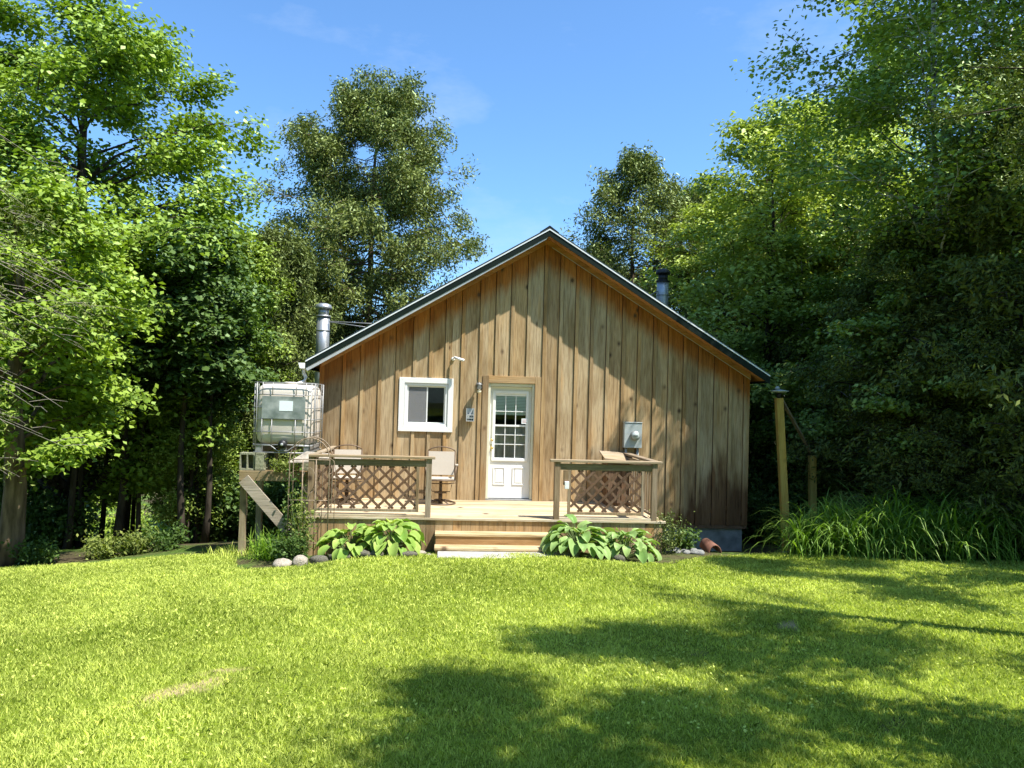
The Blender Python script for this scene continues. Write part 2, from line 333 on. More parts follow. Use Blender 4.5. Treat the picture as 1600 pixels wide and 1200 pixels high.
# ------------------------------------------------------------------ terrain
def grid(xs, ys, fn, keep=None):
    X, Y = np.meshgrid(xs, ys); Z = fn(X,Y); V = np.stack([X,Y,Z],-1).reshape(-1,3); nx = len(xs); ny = len(ys)
    i, j = np.meshgrid(np.arange(nx-1), np.arange(ny-1)); a = (j*nx+i).ravel(); F = np.stack([a,a+1,a+1+nx,a+nx],-1)
    if keep is not None:
        c = V[F].mean(1); F = F[keep(c[:,0],c[:,1])]; used = np.unique(F); mp = -np.ones(len(V),int); mp[used] = np.arange(len(used)); V = V[used]; F = mp[F]
    return V, F
def axis_pts(lo, hi, fine_lo, fine_hi, step, n):
    a = np.arange(fine_lo, fine_hi, step); l = fine_lo-(fine_lo-lo)*np.linspace(1,0,n,endpoint=False)**2.2; r = fine_hi+(hi-fine_hi)*np.linspace(0,1,n+1)**2.2
    return np.concatenate([l, a, r])
def forest_floor_mat():
    m, nt, b = new_mat('forest_floor'); L = nt.links.new
    tc = N(nt,'ShaderNodeTexCoord'); n = N(nt,'ShaderNodeTexNoise', Scale=.35, Detail=8., Roughness=.65); L(tc.outputs['Object'], n.inputs['Vector'])
    n2 = N(nt,'ShaderNodeTexNoise', Scale=9., Detail=6., Roughness=.7); L(tc.outputs['Object'], n2.inputs['Vector'])
    r = ramp(nt, [(.35,(.075,.055,.035)),(.47,(.11,.10,.045)),(.55,(.10,.17,.03)),(.7,(.16,.25,.04))]); L(n.outputs['Fac'], r.inputs['Fac'])
    r2_ = ramp(nt, [(.3,(.45,.45,.45)),(.7,(1.2,1.2,1.2))]); L(n2.outputs['Fac'], r2_.inputs['Fac'])
    mu = N(nt,'ShaderNodeMixRGB', blend_type='MULTIPLY'); mu.inputs['Fac'].default_value = 1; L(r.outputs[0], mu.inputs['Color1']); L(r2_.outputs[0], mu.inputs['Color2'])
    L(mu.outputs[0], b.inputs['Base Color']); b.inputs['Roughness'].default_value = .95; b.inputs['Specular IOR Level'].default_value = .1
    bp = N(nt,'ShaderNodeBump', Strength=.8, Distance=.08); L(n2.outputs['Fac'], bp.inputs['Height']); L(bp.outputs['Normal'], b.inputs['Normal'])
    return m
V, F = grid(axis_pts(-400,400,-26,26,.8,22), axis_pts(-150,500,-6,60,.8,22), ground)
o = np_mesh('ground', V, 4, forest_floor_mat(), smooth=True, faces=F); tag(o, kind='structure')

EDGE = np.array([(-60,12.2),(-9,12.4),(-6,12.6),(-5,12.7),(-4.3,12.2),(-3.85,11.0),(-3.4,10.95),(-1.6,11.25),(-1.3,11.55),(.5,11.65),(.9,11.35),(2.4,11.5),(3.2,12.3),(4.3,13.0),(5.2,13.0),(6.0,12.3),(9,12.5),(60,12.6)])
def lawn_edge(x): return np.interp(x, EDGE[:,0], EDGE[:,1])
def lawn_mat():
    m, nt, b = new_mat('lawn_turf'); L = nt.links.new
    tc = N(nt,'ShaderNodeTexCoord'); n = N(nt,'ShaderNodeTexNoise', Scale=1.1, Detail=6., Roughness=.6); L(tc.outputs['Object'], n.inputs['Vector'])
    n2 = N(nt,'ShaderNodeTexNoise', Scale=45., Detail=4.); L(tc.outputs['Object'], n2.inputs['Vector'])
    r = ramp(nt, [(.3,(.14,.18,.02)),(.55,(.20,.27,.025)),(.75,(.28,.33,.04))]); L(n.outputs['Fac'], r.inputs['Fac'])
    r2_ = ramp(nt, [(.3,(.35,.35,.3)),(.65,(1,1,1))]); L(n2.outputs['Fac'], r2_.inputs['Fac'])
    mu = N(nt,'ShaderNodeMixRGB', blend_type='MULTIPLY'); mu.inputs['Fac'].default_value = 1; L(r.outputs[0], mu.inputs['Color1']); L(r2_.outputs[0], mu.inputs['Color2'])
    at = N(nt,'ShaderNodeAttribute'); at.attribute_name = 'v'
    mb = N(nt,'ShaderNodeMixRGB'); mb.inputs['Color2'].default_value = (.33,.26,.13,1); L(at.outputs['Fac'], mb.inputs['Fac']); L(mu.outputs[0], mb.inputs['Color1'])
    L(mb.outputs[0], b.inputs['Base Color']); b.inputs['Roughness'].default_value = .95; b.inputs['Specular IOR Level'].default_value = .1
    return m
def bare(x, y):     # 0..1 how thin and dry the turf is (worn streak, mole hill)
    r = np.zeros(np.shape(x))
    def blob(cx, cy, ax, ay, ang, k):
        c, s = math.cos(ang), math.sin(ang); u = ((x-cx)*c+(y-cy)*s)/ax; w = (-(x-cx)*s+(y-cy)*c)/ay
        return k*np.exp(-(u*u+w*w)*1.5)
    for (u, v, ax, ay, ang, k) in BARE:
        p = ground_hit(u, v); r = np.maximum(r, blob(p.x, p.y, ax, ay, ang, k))
    n_ = .5+.28*np.sin(x*13+2*np.sin(y*11))*np.sin(y*17+1.5*np.sin(x*9))+.3*np.sin(x*41+2*np.sin(y*37))*np.sin(y*47+x*7)
    return smooth(.30,1.05,r*(.5+n_*.9))
def ground_hit(u, v):
    k = fwd + r2*((u-800)/F_PX) - u2*((v-600)/F_PX); k = k/k.y; lo, hi = 1., 60.
    for _ in range(40):
        m_ = (lo+hi)/2; p = Vector((0,0,CAM_Z))+k*m_
        if p.z > gz(p.x,p.y): lo = m_
        else: hi = m_
    return Vector((p.x,p.y,gz(p.x,p.y)))
BARE = [(275,1082,.60,.22,.75,1.0),(345,1052,.32,.14,.6,.9),(215,1110,.22,.09,.8,.5),(90,985,1.3,.30,.25,.55),(150,970,.9,.2,.2,.4),(1235,985,.17,.10,-.4,1.0),(560,985,.30,.10,0,.6),(660,1050,.5,.14,.2,.35),(1560,930,.5,.2,0,.5),(520,960,.6,.15,.3,.3)]
def moundz(x, y):
    p = ground_hit(1232,980); return .07*np.exp(-(((x-p.x)/.20)**2+((y-p.y)/.16)**2))
V, F = grid(axis_pts(-60,60,-14,14,.06,10), axis_pts(-20,13.4,1.,13.3,.06,10), lambda x,y: ground(x,y)+.012+moundz(x,y), keep=lambda x,y: y < lawn_edge(x)+.04*np.sin(x*7)+.03*np.sin(x*17))
lawn = np_mesh('lawn', V, 4, lawn_mat(), smooth=True, faces=F, v=bare(V[:,0],V[:,1])); tag(lawn, kind='structure')

# ------------------------------------------------------------------ grass blades on the lawn
def make_grass():
    rng = np.random.default_rng(3)
    allV = []; allA = []
    for (y0, y1, dens, hh, ww) in ((2.3,4.2,13000,.027,.0042),(4.2,6.5,8500,.028,.0052),(6.5,9.5,5000,.030,.0072),(9.5,13.2,4200,.031,.0095)):
        xw = y1*.72+1.7; n = int(dens*2*xw*(y1-y0)); x = rng.uniform(-xw,xw,n); y = rng.uniform(y0,y1,n)
        clump = np.sin(x*5.1+2*np.sin(y*3.7))*np.sin(y*6.3+2*np.sin(x*4.1)); fine = np.sin(x*31+3*np.sin(y*23))*np.sin(y*29+3*np.sin(x*19))
        br = bare(x,y)
        k = (y < lawn_edge(x)+.05*rng.normal(size=n)) & (np.abs(x) < y*.72+1.7) & (rng.random(n) > br*.60) & (rng.random(n) < .72+.28*clump)
        x, y, clump, fine, br = x[k], y[k], clump[k], fine[k], br[k]; n = len(x)
        z = ground(x,y)+.008+moundz(x,y)
        h = hh*rng.lognormal(0,.33,n)*(1+.22*clump+.12*fine); h = np.minimum(h, hh*1.6)
        w = ww*rng.uniform(.7,1.3,n); az = rng.uniform(0,2*np.pi,n); la = rng.uniform(0,2*np.pi,n); ln = rng.uniform(.15,1.1,n)*h
        b = np.stack([x,y,z],-1); sd = np.stack([np.cos(az),np.sin(az),np.zeros(n)],-1)*w[:,None]*.5
        ld = np.stack([np.cos(la),np.sin(la),np.zeros(n)],-1)
        mid = b+ld*(ln*.35)[:,None]+np.array([0,0,1])*(h*.62)[:,None]; tip = b+ld*ln[:,None]+np.array([0,0,1])*(h*.95)[:,None]
        allV.append(np.stack([b-sd,b+sd,mid+sd*.8,tip,mid-sd*.8],1).reshape(-1,3))
        big = np.sin(x*.8+1.+.7*np.sin(y*.9))*np.sin(y*1.1+.5)
        a = .50+.25*rng.normal(size=n)+.09*clump+.07*fine+.14*big+.2*br+.10*np.sin(x*2.3+1.7*np.sin(y*1.9+x))
        a = np.where(rng.random(n) < .03, .85, a); allA.append(np.repeat(a,5))
    o = np_mesh('grass', np.concatenate(allV), 5, LM['grass'], v=np.concatenate(allA)); tag(o, 'short bright green lawn grass with clover in front of the cabin', 'grass', kind='stuff')
    # broad-leaved weeds and clover scattered through the turf, part of the same growth
    n = 9000; y = rng.uniform(2.6,9,n)**1.0; x = rng.uniform(-1,1,n)*(y*.7+.6)
    k = (np.sin(x*1.7+np.sin(y*2.))*np.sin(y*1.3+x*.6) > .1)&(rng.random(n) > .3); x, y = x[k], y[k]; n = len(x)
    P = np.stack([x,y,ground(x,y)+.03+.02*rng.random(n)],-1); V, A = leaf_quads(rng, P, .022, .022, upb=1.2, v0=.55)
    o2 = np_mesh('clover', V, 4, LM['grass'], v=A); tag(o2, 'low clover and weed leaves scattered through the lawn', 'clover', kind='stuff')
def leaf_quads(rng, P, L, Wd, upb=.8, out=None, outb=.3, droop=0., v0=.5, vs=.2, dirb=None, dirw=0., curl=.12):
    n = len(P); nr = rng.normal(size=(n,3)); nr = nrm(nr)*.75+np.array([0,0,upb])
    if out is not None: nr = nr+out*outb
    nr = nrm(nr); d = rng.normal(size=(n,3))
    if dirb is not None: d = nrm(d)+dirb*dirw
    d[:,2] -= droop; d = d-nr*(d*nr).sum(1,keepdims=True); d = nrm(d); s = np.cross(nr,d)
    l = L*rng.uniform(.65,1.3,(n,1)); w = Wd*rng.uniform(.7,1.25,(n,1))
    a = P-d*l*.5; b = P+s*w*.5-d*l*.05+nr*l*curl; c = P+d*l*.5; e = P-s*w*.5-d*l*.05+nr*l*curl
    V = np.stack([a,b,c,e],1).reshape(-1,3); v = np.repeat(v0+vs*rng.normal(size=n),4)
    return V, v
make_grass()

# ------------------------------------------------------------------ trees
def poly_at(pts, u):
    x = u*(len(pts)-1); i = min(int(x),len(pts)-2); return pts[i]+(pts[i+1]-pts[i])*(x-i)
def make_crown_data(seed, H, prof, r0, nl=36, sub=9, nleaf=26, L=.12, Wd=.09, t0=.25, rise=.5, sig=(.22,.14), upb=.9, kind='broad', lean=(0,0), v0=.5, fill=.3, subl=.36, trunktop=.93, droopy=.25):
    """returns (trunk MB, leaf verts, leaf v) for a tree of height H standing at the origin"""
    rng = np.random.default_rng(seed); mb = MB()
    ph = rng.uniform(0,6,4); k = 10
    def axis(t): return np.array([lean[0]*t*H+.02*H*np.sin(t*3+ph[0])*t+.006*H*np.sin(t*11+ph[1]), lean[1]*t*H+.02*H*np.sin(t*2.6+ph[2])*t+.006*H*np.sin(t*9+ph[3]), t*H])
    tr = [axis(t*trunktop) for t in np.linspace(0,1,k)]; trr = [r0*(1.25 if i == 0 else 1)*(1-.9*(i/(k-1))**1.1) for i in range(k)]
    mb.tube([Vector(p) for p in tr], trr, 9)
    att = []; outs = []
    R = lambda t: float(np.interp(t, [p[0] for p in prof], [p[1] for p in prof]))
    for i in range(nl):
        t = t0+(.985-t0)*((i+rng.random())/nl)
        az = i*2.39996+rng.normal()*.35; r = R(t)*rng.uniform(.62,1.08); d = np.array([math.cos(az),math.sin(az),0])
        ts = min(trunktop-.02, max(.04, t-rise*r/H)); s = axis(ts); e = axis(min(t,.97)); e = np.array([e[0],e[1],t*H])+d*r
        pts = []
        for j in range(6):
            u = j/5; p = s*(1-u)+e*u; 
            p = p+np.array([0,0,(1 if kind=='broad' else -1)*.12*r*math.sin(u*math.pi)])+rng.normal(size=3)*.035*r*(u>0)
            pts.append(p)
        rb = max(.012, r0*(1-ts)*.42*min(1,r/2.)); mb.tube([Vector(p) for p in pts], [rb*(1-u*.85) for u in np.linspace(0,1,6)], 5, caps=False)
        for j in range(sub):
            u = rng.uniform(fill,1.) if j else 1.; p = poly_at(pts,u)
            a2 = az+rng.normal()*.9; el = rng.uniform(-.35,.7) if kind=='broad' else rng.uniform(-.5,.25)
            dd = np.array([math.cos(a2)*math.cos(el),math.sin(a2)*math.cos(el),math.sin(el)]); ln = r*subl*rng.uniform(.5,1.15)*(1.25-u*.6)+.12
            q = p+dd*ln; q[2] -= droopy*ln*rng.random()
            mb.tube([Vector(p), Vector((p+q)/2+np.array([0,0,.05*ln])), Vector(q)], [.012,.008,.004], 3, caps=False)
            for w in (.45,.75,1.): att.append(p+(q-p)*w); outs.append(dd)
    att = np.array(att); outs = np.array(outs); n = len(att)
    cnt = rng.poisson(nleaf*rng.choice([.35,.8,1.,1.6] if kind == 'broad' else [.05,.45,1.,2.3],n)); idx = np.repeat(np.arange(n),cnt)
    g = np.clip(rng.normal(size=(len(idx),3)),-1.7,1.7)*np.array([sig[0],sig[0],sig[1]])
    P = att[idx]+g; cv = v0+.13*rng.normal(size=n)
    if kind == 'broad':
        V, A = leaf_quads(rng, P, L, Wd, upb=upb, out=outs[idx], outb=.4, droop=.3, v0=cv[idx], vs=.13)
    else:
        V, A = leaf_quads(rng, P, L, Wd, upb=upb, out=outs[idx], outb=.25, droop=.55, v0=cv[idx], vs=.14, dirb=outs[idx], dirw=.8, curl=.05)
    return mb, V, A
def plant_tree(name, loc, label, cat, data, tm, lm, rz=0., sc=1., group=None):
    e = empty(name, loc, label, cat, group, rz); e.scale = (sc,sc,sc)
    t = data[0].build('trunk', tm, e); c = np_mesh('crown', data[1], 4, lm, e, v=data[2])
    return e
def copy_tree(src, name, loc, label, rz=0., sc=(1,1,1), group=None, mats=None):
    e = src.copy(); COL.objects.link(e); e.name = name; e.location = loc; e.rotation_euler = (0,0,rz); e.scale = sc; e['label'] = label
    if group: e['group'] = group
    elif 'group' in e.keys(): del e['group']
    for ch in src.children:
        c = ch.copy(); COL.objects.link(c); c.parent = e
    return e
def at_px(u, d, dz=0.):
    p = px(u, 640, d); return Vector((p.x, d, gz(p.x,d)-.08+dz))

# --- named foreground and middle-ground trees
PB = [(0,.4),(.2,.75),(.45,1.),(.65,.95),(.82,.68),(.93,.42),(1,.08)]
sc_prof = lambda pr, R: [(t, r*R) for t, r in pr]
P_CEDAR = [(0,.55),(.15,.9),(.3,1.),(.5,.95),(.7,.78),(.85,.55),(.95,.3),(1,.05)]
# big bright tree on the left
T1 = plant_tree('maple_tree', at_px(118,18), 'big bright green broadleaf tree tallest at the left behind the lawn', 'tree',
    make_crown_data(11, 12.8, [(0,1.8),(.2,3.1),(.4,3.9),(.6,4.0),(.75,3.7),(.88,3.0),(.95,2.0),(1,.6)], .30, nl=96, sub=11, nleaf=33, L=.125, Wd=.095, t0=.16, sig=(.24,.15)), MT['bark'], LM['maple'])
T2 = plant_tree('oak_tree', at_px(22,13), 'broadleaf tree with reddish brown trunk at the left lawn edge, lowest bright boughs', 'tree',
    make_crown_data(12, 6.6, [(0,.6),(.3,1.5),(.5,2.0),(.7,2.1),(.88,1.5),(1,.3)], .21, nl=34, sub=9, nleaf=30, L=.115, Wd=.09, t0=.32, rise=.35, sig=(.2,.11)), MT['barkwarm'], LM['oak'])
T3 = plant_tree('willow_tree', at_px(352,20), 'slender yellow green small leaved tree left of the water tank', 'tree',
    make_crown_data(13, 8.6, [(0,.8),(.2,1.35),(.5,1.55),(.75,1.3),(.9,.8),(1,.15)], .10, nl=46, sub=9, nleaf=26, L=.12, Wd=.055, t0=.12, sig=(.2,.14)), MT['bark'], LM['willow'])
C1 = plant_tree('cedar_tree', at_px(566,27), 'tall olive green cedar standing alone behind the left roof slope', 'tree',
    make_crown_data(14, 17.3, [(0,2.4),(.2,3.8),(.4,4.1),(.6,3.9),(.73,3.5),(.866,2.8),(.95,1.8),(1,.5)], .22, nl=165, sub=10, nleaf=38, L=.15, Wd=.052, t0=.20, rise=.12, kind='cedar', sig=(.20,.20), upb=.5, subl=.3), MT['barkwarm'], LM['cedar'])
C2 = plant_tree('dark_cedar_tree', at_px(462,25), 'dark lower cedar behind the water tank', 'tree',
    make_crown_data(15, 9.6, sc_prof(P_CEDAR,2.1), .14, nl=90, sub=9, nleaf=22, L=.15, Wd=.048, t0=.26, rise=.12, kind='cedar', sig=(.18,.17), upb=.5, subl=.32), MT['bark'], LM['darkcedar'])
R1 = plant_tree('pointed_cedar_tree', at_px(990,27), 'pointed grey green cedar rising just right of the roof ridge', 'tree',
    make_crown_data(16, 12.1, [(0,2.2),(.3,2.9),(.5,2.9),(.65,2.6),(.85,1.7),(.95,.85),(1,.2)], .17, nl=115, sub=9, nleaf=22, L=.16, Wd=.048, t0=.10, rise=.1, kind='cedar', sig=(.18,.18), upb=.5, subl=.32), MT['barkwarm'], LM['cedar'])
R2 = plant_tree('ash_tree', at_px(1205,20), 'bright yellow green ash tree with thin dark trunk beside the right roof slope', 'tree',
    make_crown_data(17, 10.9, [(0,1.),(.2,2.0),(.45,2.7),(.65,2.6),(.82,2.1),(.93,1.2),(1,.3)], .13, nl=50, sub=9, nleaf=21, L=.15, Wd=.075, t0=.28, sig=(.24,.12), lean=(-.03,0)), MT['bark'], LM['ash'])
R3 = plant_tree('birch_tree', at_px(1600,14.9), 'tall birch with white bark leaning over the right edge of the woods', 'tree',
    make_crown_data(18, 15.0, [(0,.5),(.3,1.8),(.5,2.6),(.7,2.8),(.88,2.0),(1,.3)], .12, nl=52, sub=9, nleaf=24, L=.105, Wd=.085, t0=.40, sig=(.24,.16), lean=(-.045,0)), MT['birch'], LM['poplar'])
R4 = plant_tree('birch_tree', at_px(1495,15.0), 'thinner birch with pale bark standing left of the tall white birch', 'tree',
    make_crown_data(19, 15.5, [(0,.5),(.3,1.9),(.5,2.7),(.7,2.7),(.88,1.9),(1,.3)], .11, nl=50, sub=9, nleaf=24, L=.11, Wd=.085, t0=.42, sig=(.24,.16), lean=(-.04,0)), MT['birch'], LM['poplar'])
R5 = plant_tree('poplar_tree', at_px(1375,25), 'tall dark green poplar between the ash and the birches', 'tree',
    make_crown_data(20, 15.2, [(0,.8),(.2,1.7),(.4,2.2),(.6,2.3),(.8,1.8),(.93,1.0),(1,.2)], .14, nl=56, sub=9, nleaf=23, L=.12, Wd=.095, t0=.14, sig=(.22,.15)), MT['bark'], LM['poplar'])
D1 = plant_tree('dark_cedar_tree', at_px(1420,15.6), 'dark low branched cedar directly behind the day lilies', 'tree',
    make_crown_data(21, 7.2, sc_prof(P_CEDAR,2.0), .12, nl=84, sub=9, nleaf=20, L=.12, Wd=.036, t0=.05, rise=.1, kind='cedar', sig=(.13,.10), upb=.5, subl=.34), MT['bark'], LM['darkcedar'])
def cp(src, u, d, label, rz, s, sz=None, name=None, group=None):
    sz = sz or s; return copy_tree(src, name or src.name.split('.')[0], at_px(u,d), label, rz, (s,s,sz), group)
cp(D1, 1305, 19.5, 'dark cedar behind the shorter yellow post', 1.3, 1.05, 1.1)
cp(D1, 1495, 14.6, 'dark cedar at the far right of the day lily bed', 2.6, .85, .72)
cp(D1, 1225, 23, 'dark cedar behind the tall yellow post beside the cabin corner', 4.1, 1.1, 1.0)
cp(D1, 1500, 19, 'dark cedar in the second row behind the day lily bed', 5.2, 1.25, 1.2)
cp(D1, 1370, 23, 'tall dark cedar under the poplar crown on the right', .6, 1.1, 1.05)
cp(R1, 1075, 30, 'broad cedar between the pointed cedar and the ash tree', 2.2, 1.0, .97)
cp(R1, 930, 33, 'small distant cedar top beside the right end of the ridge', 4.4, .8, .82)
cp(C2, 420, 21, 'dark cedar behind the slender yellow green tree', 1.9, .85, .95)
cp(C2, 505, 26, 'dark cedar right behind the left chimney', 2.9, 1.0, .95)
cp(C2, 60, 20, 'dark cedar under the big bright tree, left of its trunk', 5.0, 1.1, .85)
cp(R5, 1640, 28, 'tall poplar crown at the upper right corner', 2.0, 1.2, 1.25)
cp(R2, 1120, 25, 'bright ash crown filling the space between the broad cedar and the front ash', 2.2, 1.0, .92)
cp(R2, 1300, 22, 'larger bright ash right of the front ash, under the poplar', 4.0, 1.15, 1.12)
cp(T1, -90, 22, 'broadleaf tree cut off by the left edge of the photo', 2.5, .85, .9)
UB = plant_tree('beech_tree', at_px(1450,15.3), 'small broadleaf tree with layered light boughs behind the middle of the day lily bed', 'tree',
    make_crown_data(23, 6.6, [(0,.7),(.2,1.5),(.45,2.0),(.7,1.6),(.9,.9),(1,.2)], .07, nl=34, sub=8, nleaf=24, L=.10, Wd=.075, t0=.16, sig=(.20,.06), rise=.2), MT['birch'], LM['poplar'])
cp(UB, 1330, 17.4, 'small broadleaf tree with layered boughs right behind the short yellow post', 1.4, .95)
cp(UB, 1575, 15.0, 'small broadleaf tree with layered boughs at the right picture edge', 2.9, 1.05)
cp(UB, 1245, 19.5, 'small broadleaf tree with layered boughs seen between the two yellow posts', 4.4, 1.15)
# understory with bright low leaves
cp(T3, 1165, 19, 'low bright leafy sapling under the right roof corner', 1.0, .62, .52, name='sapling')
cp(T3, 300, 17.5, 'thin trunked sapling with leafy top left of the tank stand', 2.0, .62, .66, name='sapling')
# thin dark trunks of the wood edge on the left, all of one kind
ST = make_crown_data(31, 6.5, [(0,.3),(.5,.9),(.75,1.1),(.92,.8),(1,.2)], .075, nl=26, sub=7, nleaf=17, L=.13, Wd=.09, t0=.5, sig=(.2,.12), fill=.4)
thin = [(112,16.5,.9,.0,'young tree leaning right, nearest to the brown trunked oak'),(130,17.6,1.,.9,'straight young tree just right of the leaning one'),(165,18,.85,1.8,'young tree standing apart in the sunlit gap'),
        (192,17,1.45,2.5,'thickest dark young trunk in the sunlit gap'),(206,18.6,1.,3.3,'slightly tilted young tree touching the thickest dark trunk'),(217,19,.8,4.,'thin young tree right of the thickest dark trunk'),
        (226,17.2,.8,4.8,'thinnest upright young tree before the sunlit bank'),(291,16.6,1.1,5.5,'young tree left of the pair near the tank stand'),(312,17.8,.8,.4,'thin young tree of the pair near the tank stand, left one'),(327,17,1.0,1.4,'young tree of the pair near the tank stand, right one')]
src = None
for u, d, s, rz, lab in thin:
    if src is None:
        src = plant_tree('young_tree', at_px(u,d), lab, 'tree', ST, MT['bark'], LM['shrub'], rz, 1., 'thin young trees at the left wood edge'); src.rotation_euler = (0,.09,rz)
    else: copy_tree(src, 'young_tree', at_px(u,d), lab, rz, (s,s,1.+.1*math.sin(u)), 'thin young trees at the left wood edge')
# far rows closing the wood
BG = 'trees of the far wood behind the cabin'
far = [(-260,30,C2,1.3),(-150,34,T1,.9),(-30,33,R5,.8),(60,36,C2,1.3),(150,40,T1,.8),(330,42,T1,.75),(420,38,C2,1.1),(500,42,R5,.55),(610,40,C2,.85),
       (1120,36,T1,.7),(1180,32,C2,1.25),(1260,34,R5,.95),(1330,30,C2,1.4),(1400,34,T1,.95),(1450,27,D1,1.6),(1540,26,D1,1.6),(1560,33,R5,1.),(1640,28,C2,1.5),(1700,34,T1,1.),(1800,30,R5,1.)]
FL = ['far cedar beyond the left picture edge','far broadleaf tree beyond the left picture edge','far poplar just outside the left picture edge','far cedar seen past the brown trunked oak','far broadleaf tree seen right of the big bright tree trunk','far broadleaf tree above the slender yellow green tree','far cedar seen above the water tank','far small poplar beside the left chimney','far cedar low behind the lone cedar trunk',
 'far broadleaf tree between the right chimney and the ash','far cedar right behind the ash tree','far poplar seen above the yellow posts','far tall cedar behind the poplar stem','far broadleaf tree behind the poplar crown','dark far cedar behind the gap left of the birches','dark far cedar between the two birch trunks','far poplar behind the tall white birch','far cedar at the right picture edge','far broadleaf tree beyond the right picture edge','far poplar beyond the right picture edge']
for i, (u, d, s0, s) in enumerate(far):
    cp(s0, u, d, FL[i], i*1.7, s, group=BG, name='forest_tree')

# shade-giving trees beside the camera, outside the picture on the right
def shade(src, x, y, s, rz, label, sz=None):
    return copy_tree(src, src.name.split('.')[0], (x,y,gz(x,y)-.1), label, rz, (s,s,sz or s))
SHD = make_crown_data(22, 12.5, [(0,.6),(.25,1.5),(.45,2.4),(.65,2.7),(.85,2.0),(1,.4)], .13, nl=20, sub=5, nleaf=50, L=.12, Wd=.095, t0=.3, sig=(.24,.15), fill=.6, subl=.3)
SH = plant_tree('aspen_tree', (6.9,2.5,gz(6.9,2.5)-.1), 'open crowned aspen closest to the viewer, outside the picture on the right', 'tree', SHD, MT['bark'], LM['poplar'])
shade(SH, 9.4, 1.6, .95, 2.0, 'open crowned aspen second from the viewer, outside the picture on the right')
shade(SH, 6.0, .5, .95, 4.0, 'open crowned aspen level with the viewer, outside the picture on the right')
shade(SH, 10.2, 8.8, .95, 1.5, 'open crowned aspen at the right end of the lawn, outside the picture')
shade(D1, 8.9, 13.4, .8, 3.3, 'small dark cedar at the right end of the day lily bed', .75)
CL = ['unseen broadleaf tree at the left rear corner of the clearing','unseen poplar behind the viewer to the left','unseen broadleaf tree straight behind the viewer','unseen big cedar behind the viewer','unseen broadleaf tree behind the viewer to the right','unseen poplar at the right rear corner of the clearing','unseen big cedar left of the viewer','unseen broadleaf tree at the left side of the clearing beside the lawn']
BH = 'unseen trees added behind and beside the viewer to cut sky light'  # unseen woods, added to cut sky light on the cabin's shaded wall
for i, (x, y, s0, s) in enumerate(((-11,-9,T1,.9),(-6,-12,R5,.9),(-2.5,-10,T1,.85),(2,-12,C2,1.6),(5.5,-10,T1,.9),(9.5,-9,R5,1.),(-15,-3,C2,1.5),(-14,3,T1,.8))):
    copy_tree(s0, 'unseen_tree', (x,y,gz(x,y)-.1), CL[i], i*1.3, (s,s,s), BH)
shade(R5, 11.0, 12.2, 1.0, 2.5, 'tall poplar right of the day lily bed, outside the picture')
shade(D1, 9.6, 13.3, 1.3, 1.7, 'dark cedar beyond the right end of the day lily bed')

# dead-limbed spruce just outside the left edge: its bare twigs and sprays reach into the picture
sp = empty('spruce_tree', (-8.1,9.2,gz(-8.1,9.2)-.05), 'spruce at the left edge reaching bare grey twigs into the picture', 'tree')
rng = np.random.default_rng(40); tb = MB(); tb.tube([(0,0,0),(.05,0,3),(.0,.05,6),(.1,0,9)], [.18,.14,.10,.03], 9); tb.build('trunk', MT['bark'], sp)
tw = MB(); lv = []; 
for i in range(32):
    z = rng.uniform(2.2,6.6); az = rng.normal()*.55+.15; r = rng.uniform(1.2,2.9); d = np.array([math.cos(az),math.sin(az),0])
    p0 = np.array([0,0,z]); p1 = p0+d*r+np.array([0,0,-.28*r+.1*rng.normal()]); pm = (p0+p1)/2+np.array([0,0,.1*r]); tw.tube([Vector(p0),Vector(pm),Vector(p1)], [.011,.006,.002], 4, caps=False)
    for j in range(9):
        u = rng.uniform(.3,1); q = p0+(p1-p0)*u+np.array([0,0,.1*r*math.sin(u*3.1)]); a = az+rng.normal()*.5; l = rng.uniform(.2,.7); q2 = q+np.array([math.cos(a)*l,math.sin(a)*l,-.25*l+.1*rng.normal()])
        tw.tube([Vector(q),Vector((q+q2)/2+np.array([0,0,.03])),Vector(q2)], [.004,.003,.0015], 3, caps=False)
        if rng.random() < .10: lv += [q+(q2-q)*w for w in (.4,.7,1.)]
tw.build('dead_branch', MT['twig'], sp)
for i in range(60):
    z = rng.uniform(5.6,9.); az = rng.uniform(0,6.28); r = rng.uniform(.5,2.4)*(9.6-z)/3.; lv.append(np.array([math.cos(az)*r,math.sin(az)*r,z-.3*r]))
lv = np.array(lv); idx = np.repeat(np.arange(len(lv)),40); P = lv[idx]+rng.normal(size=(len(idx),3))*np.array([.2,.2,.1]); V, A = leaf_quads(rng, P, .08, .02, upb=.5, droop=.3)
np_mesh('crown', V, 4, LM['cedar'], sp, v=A)
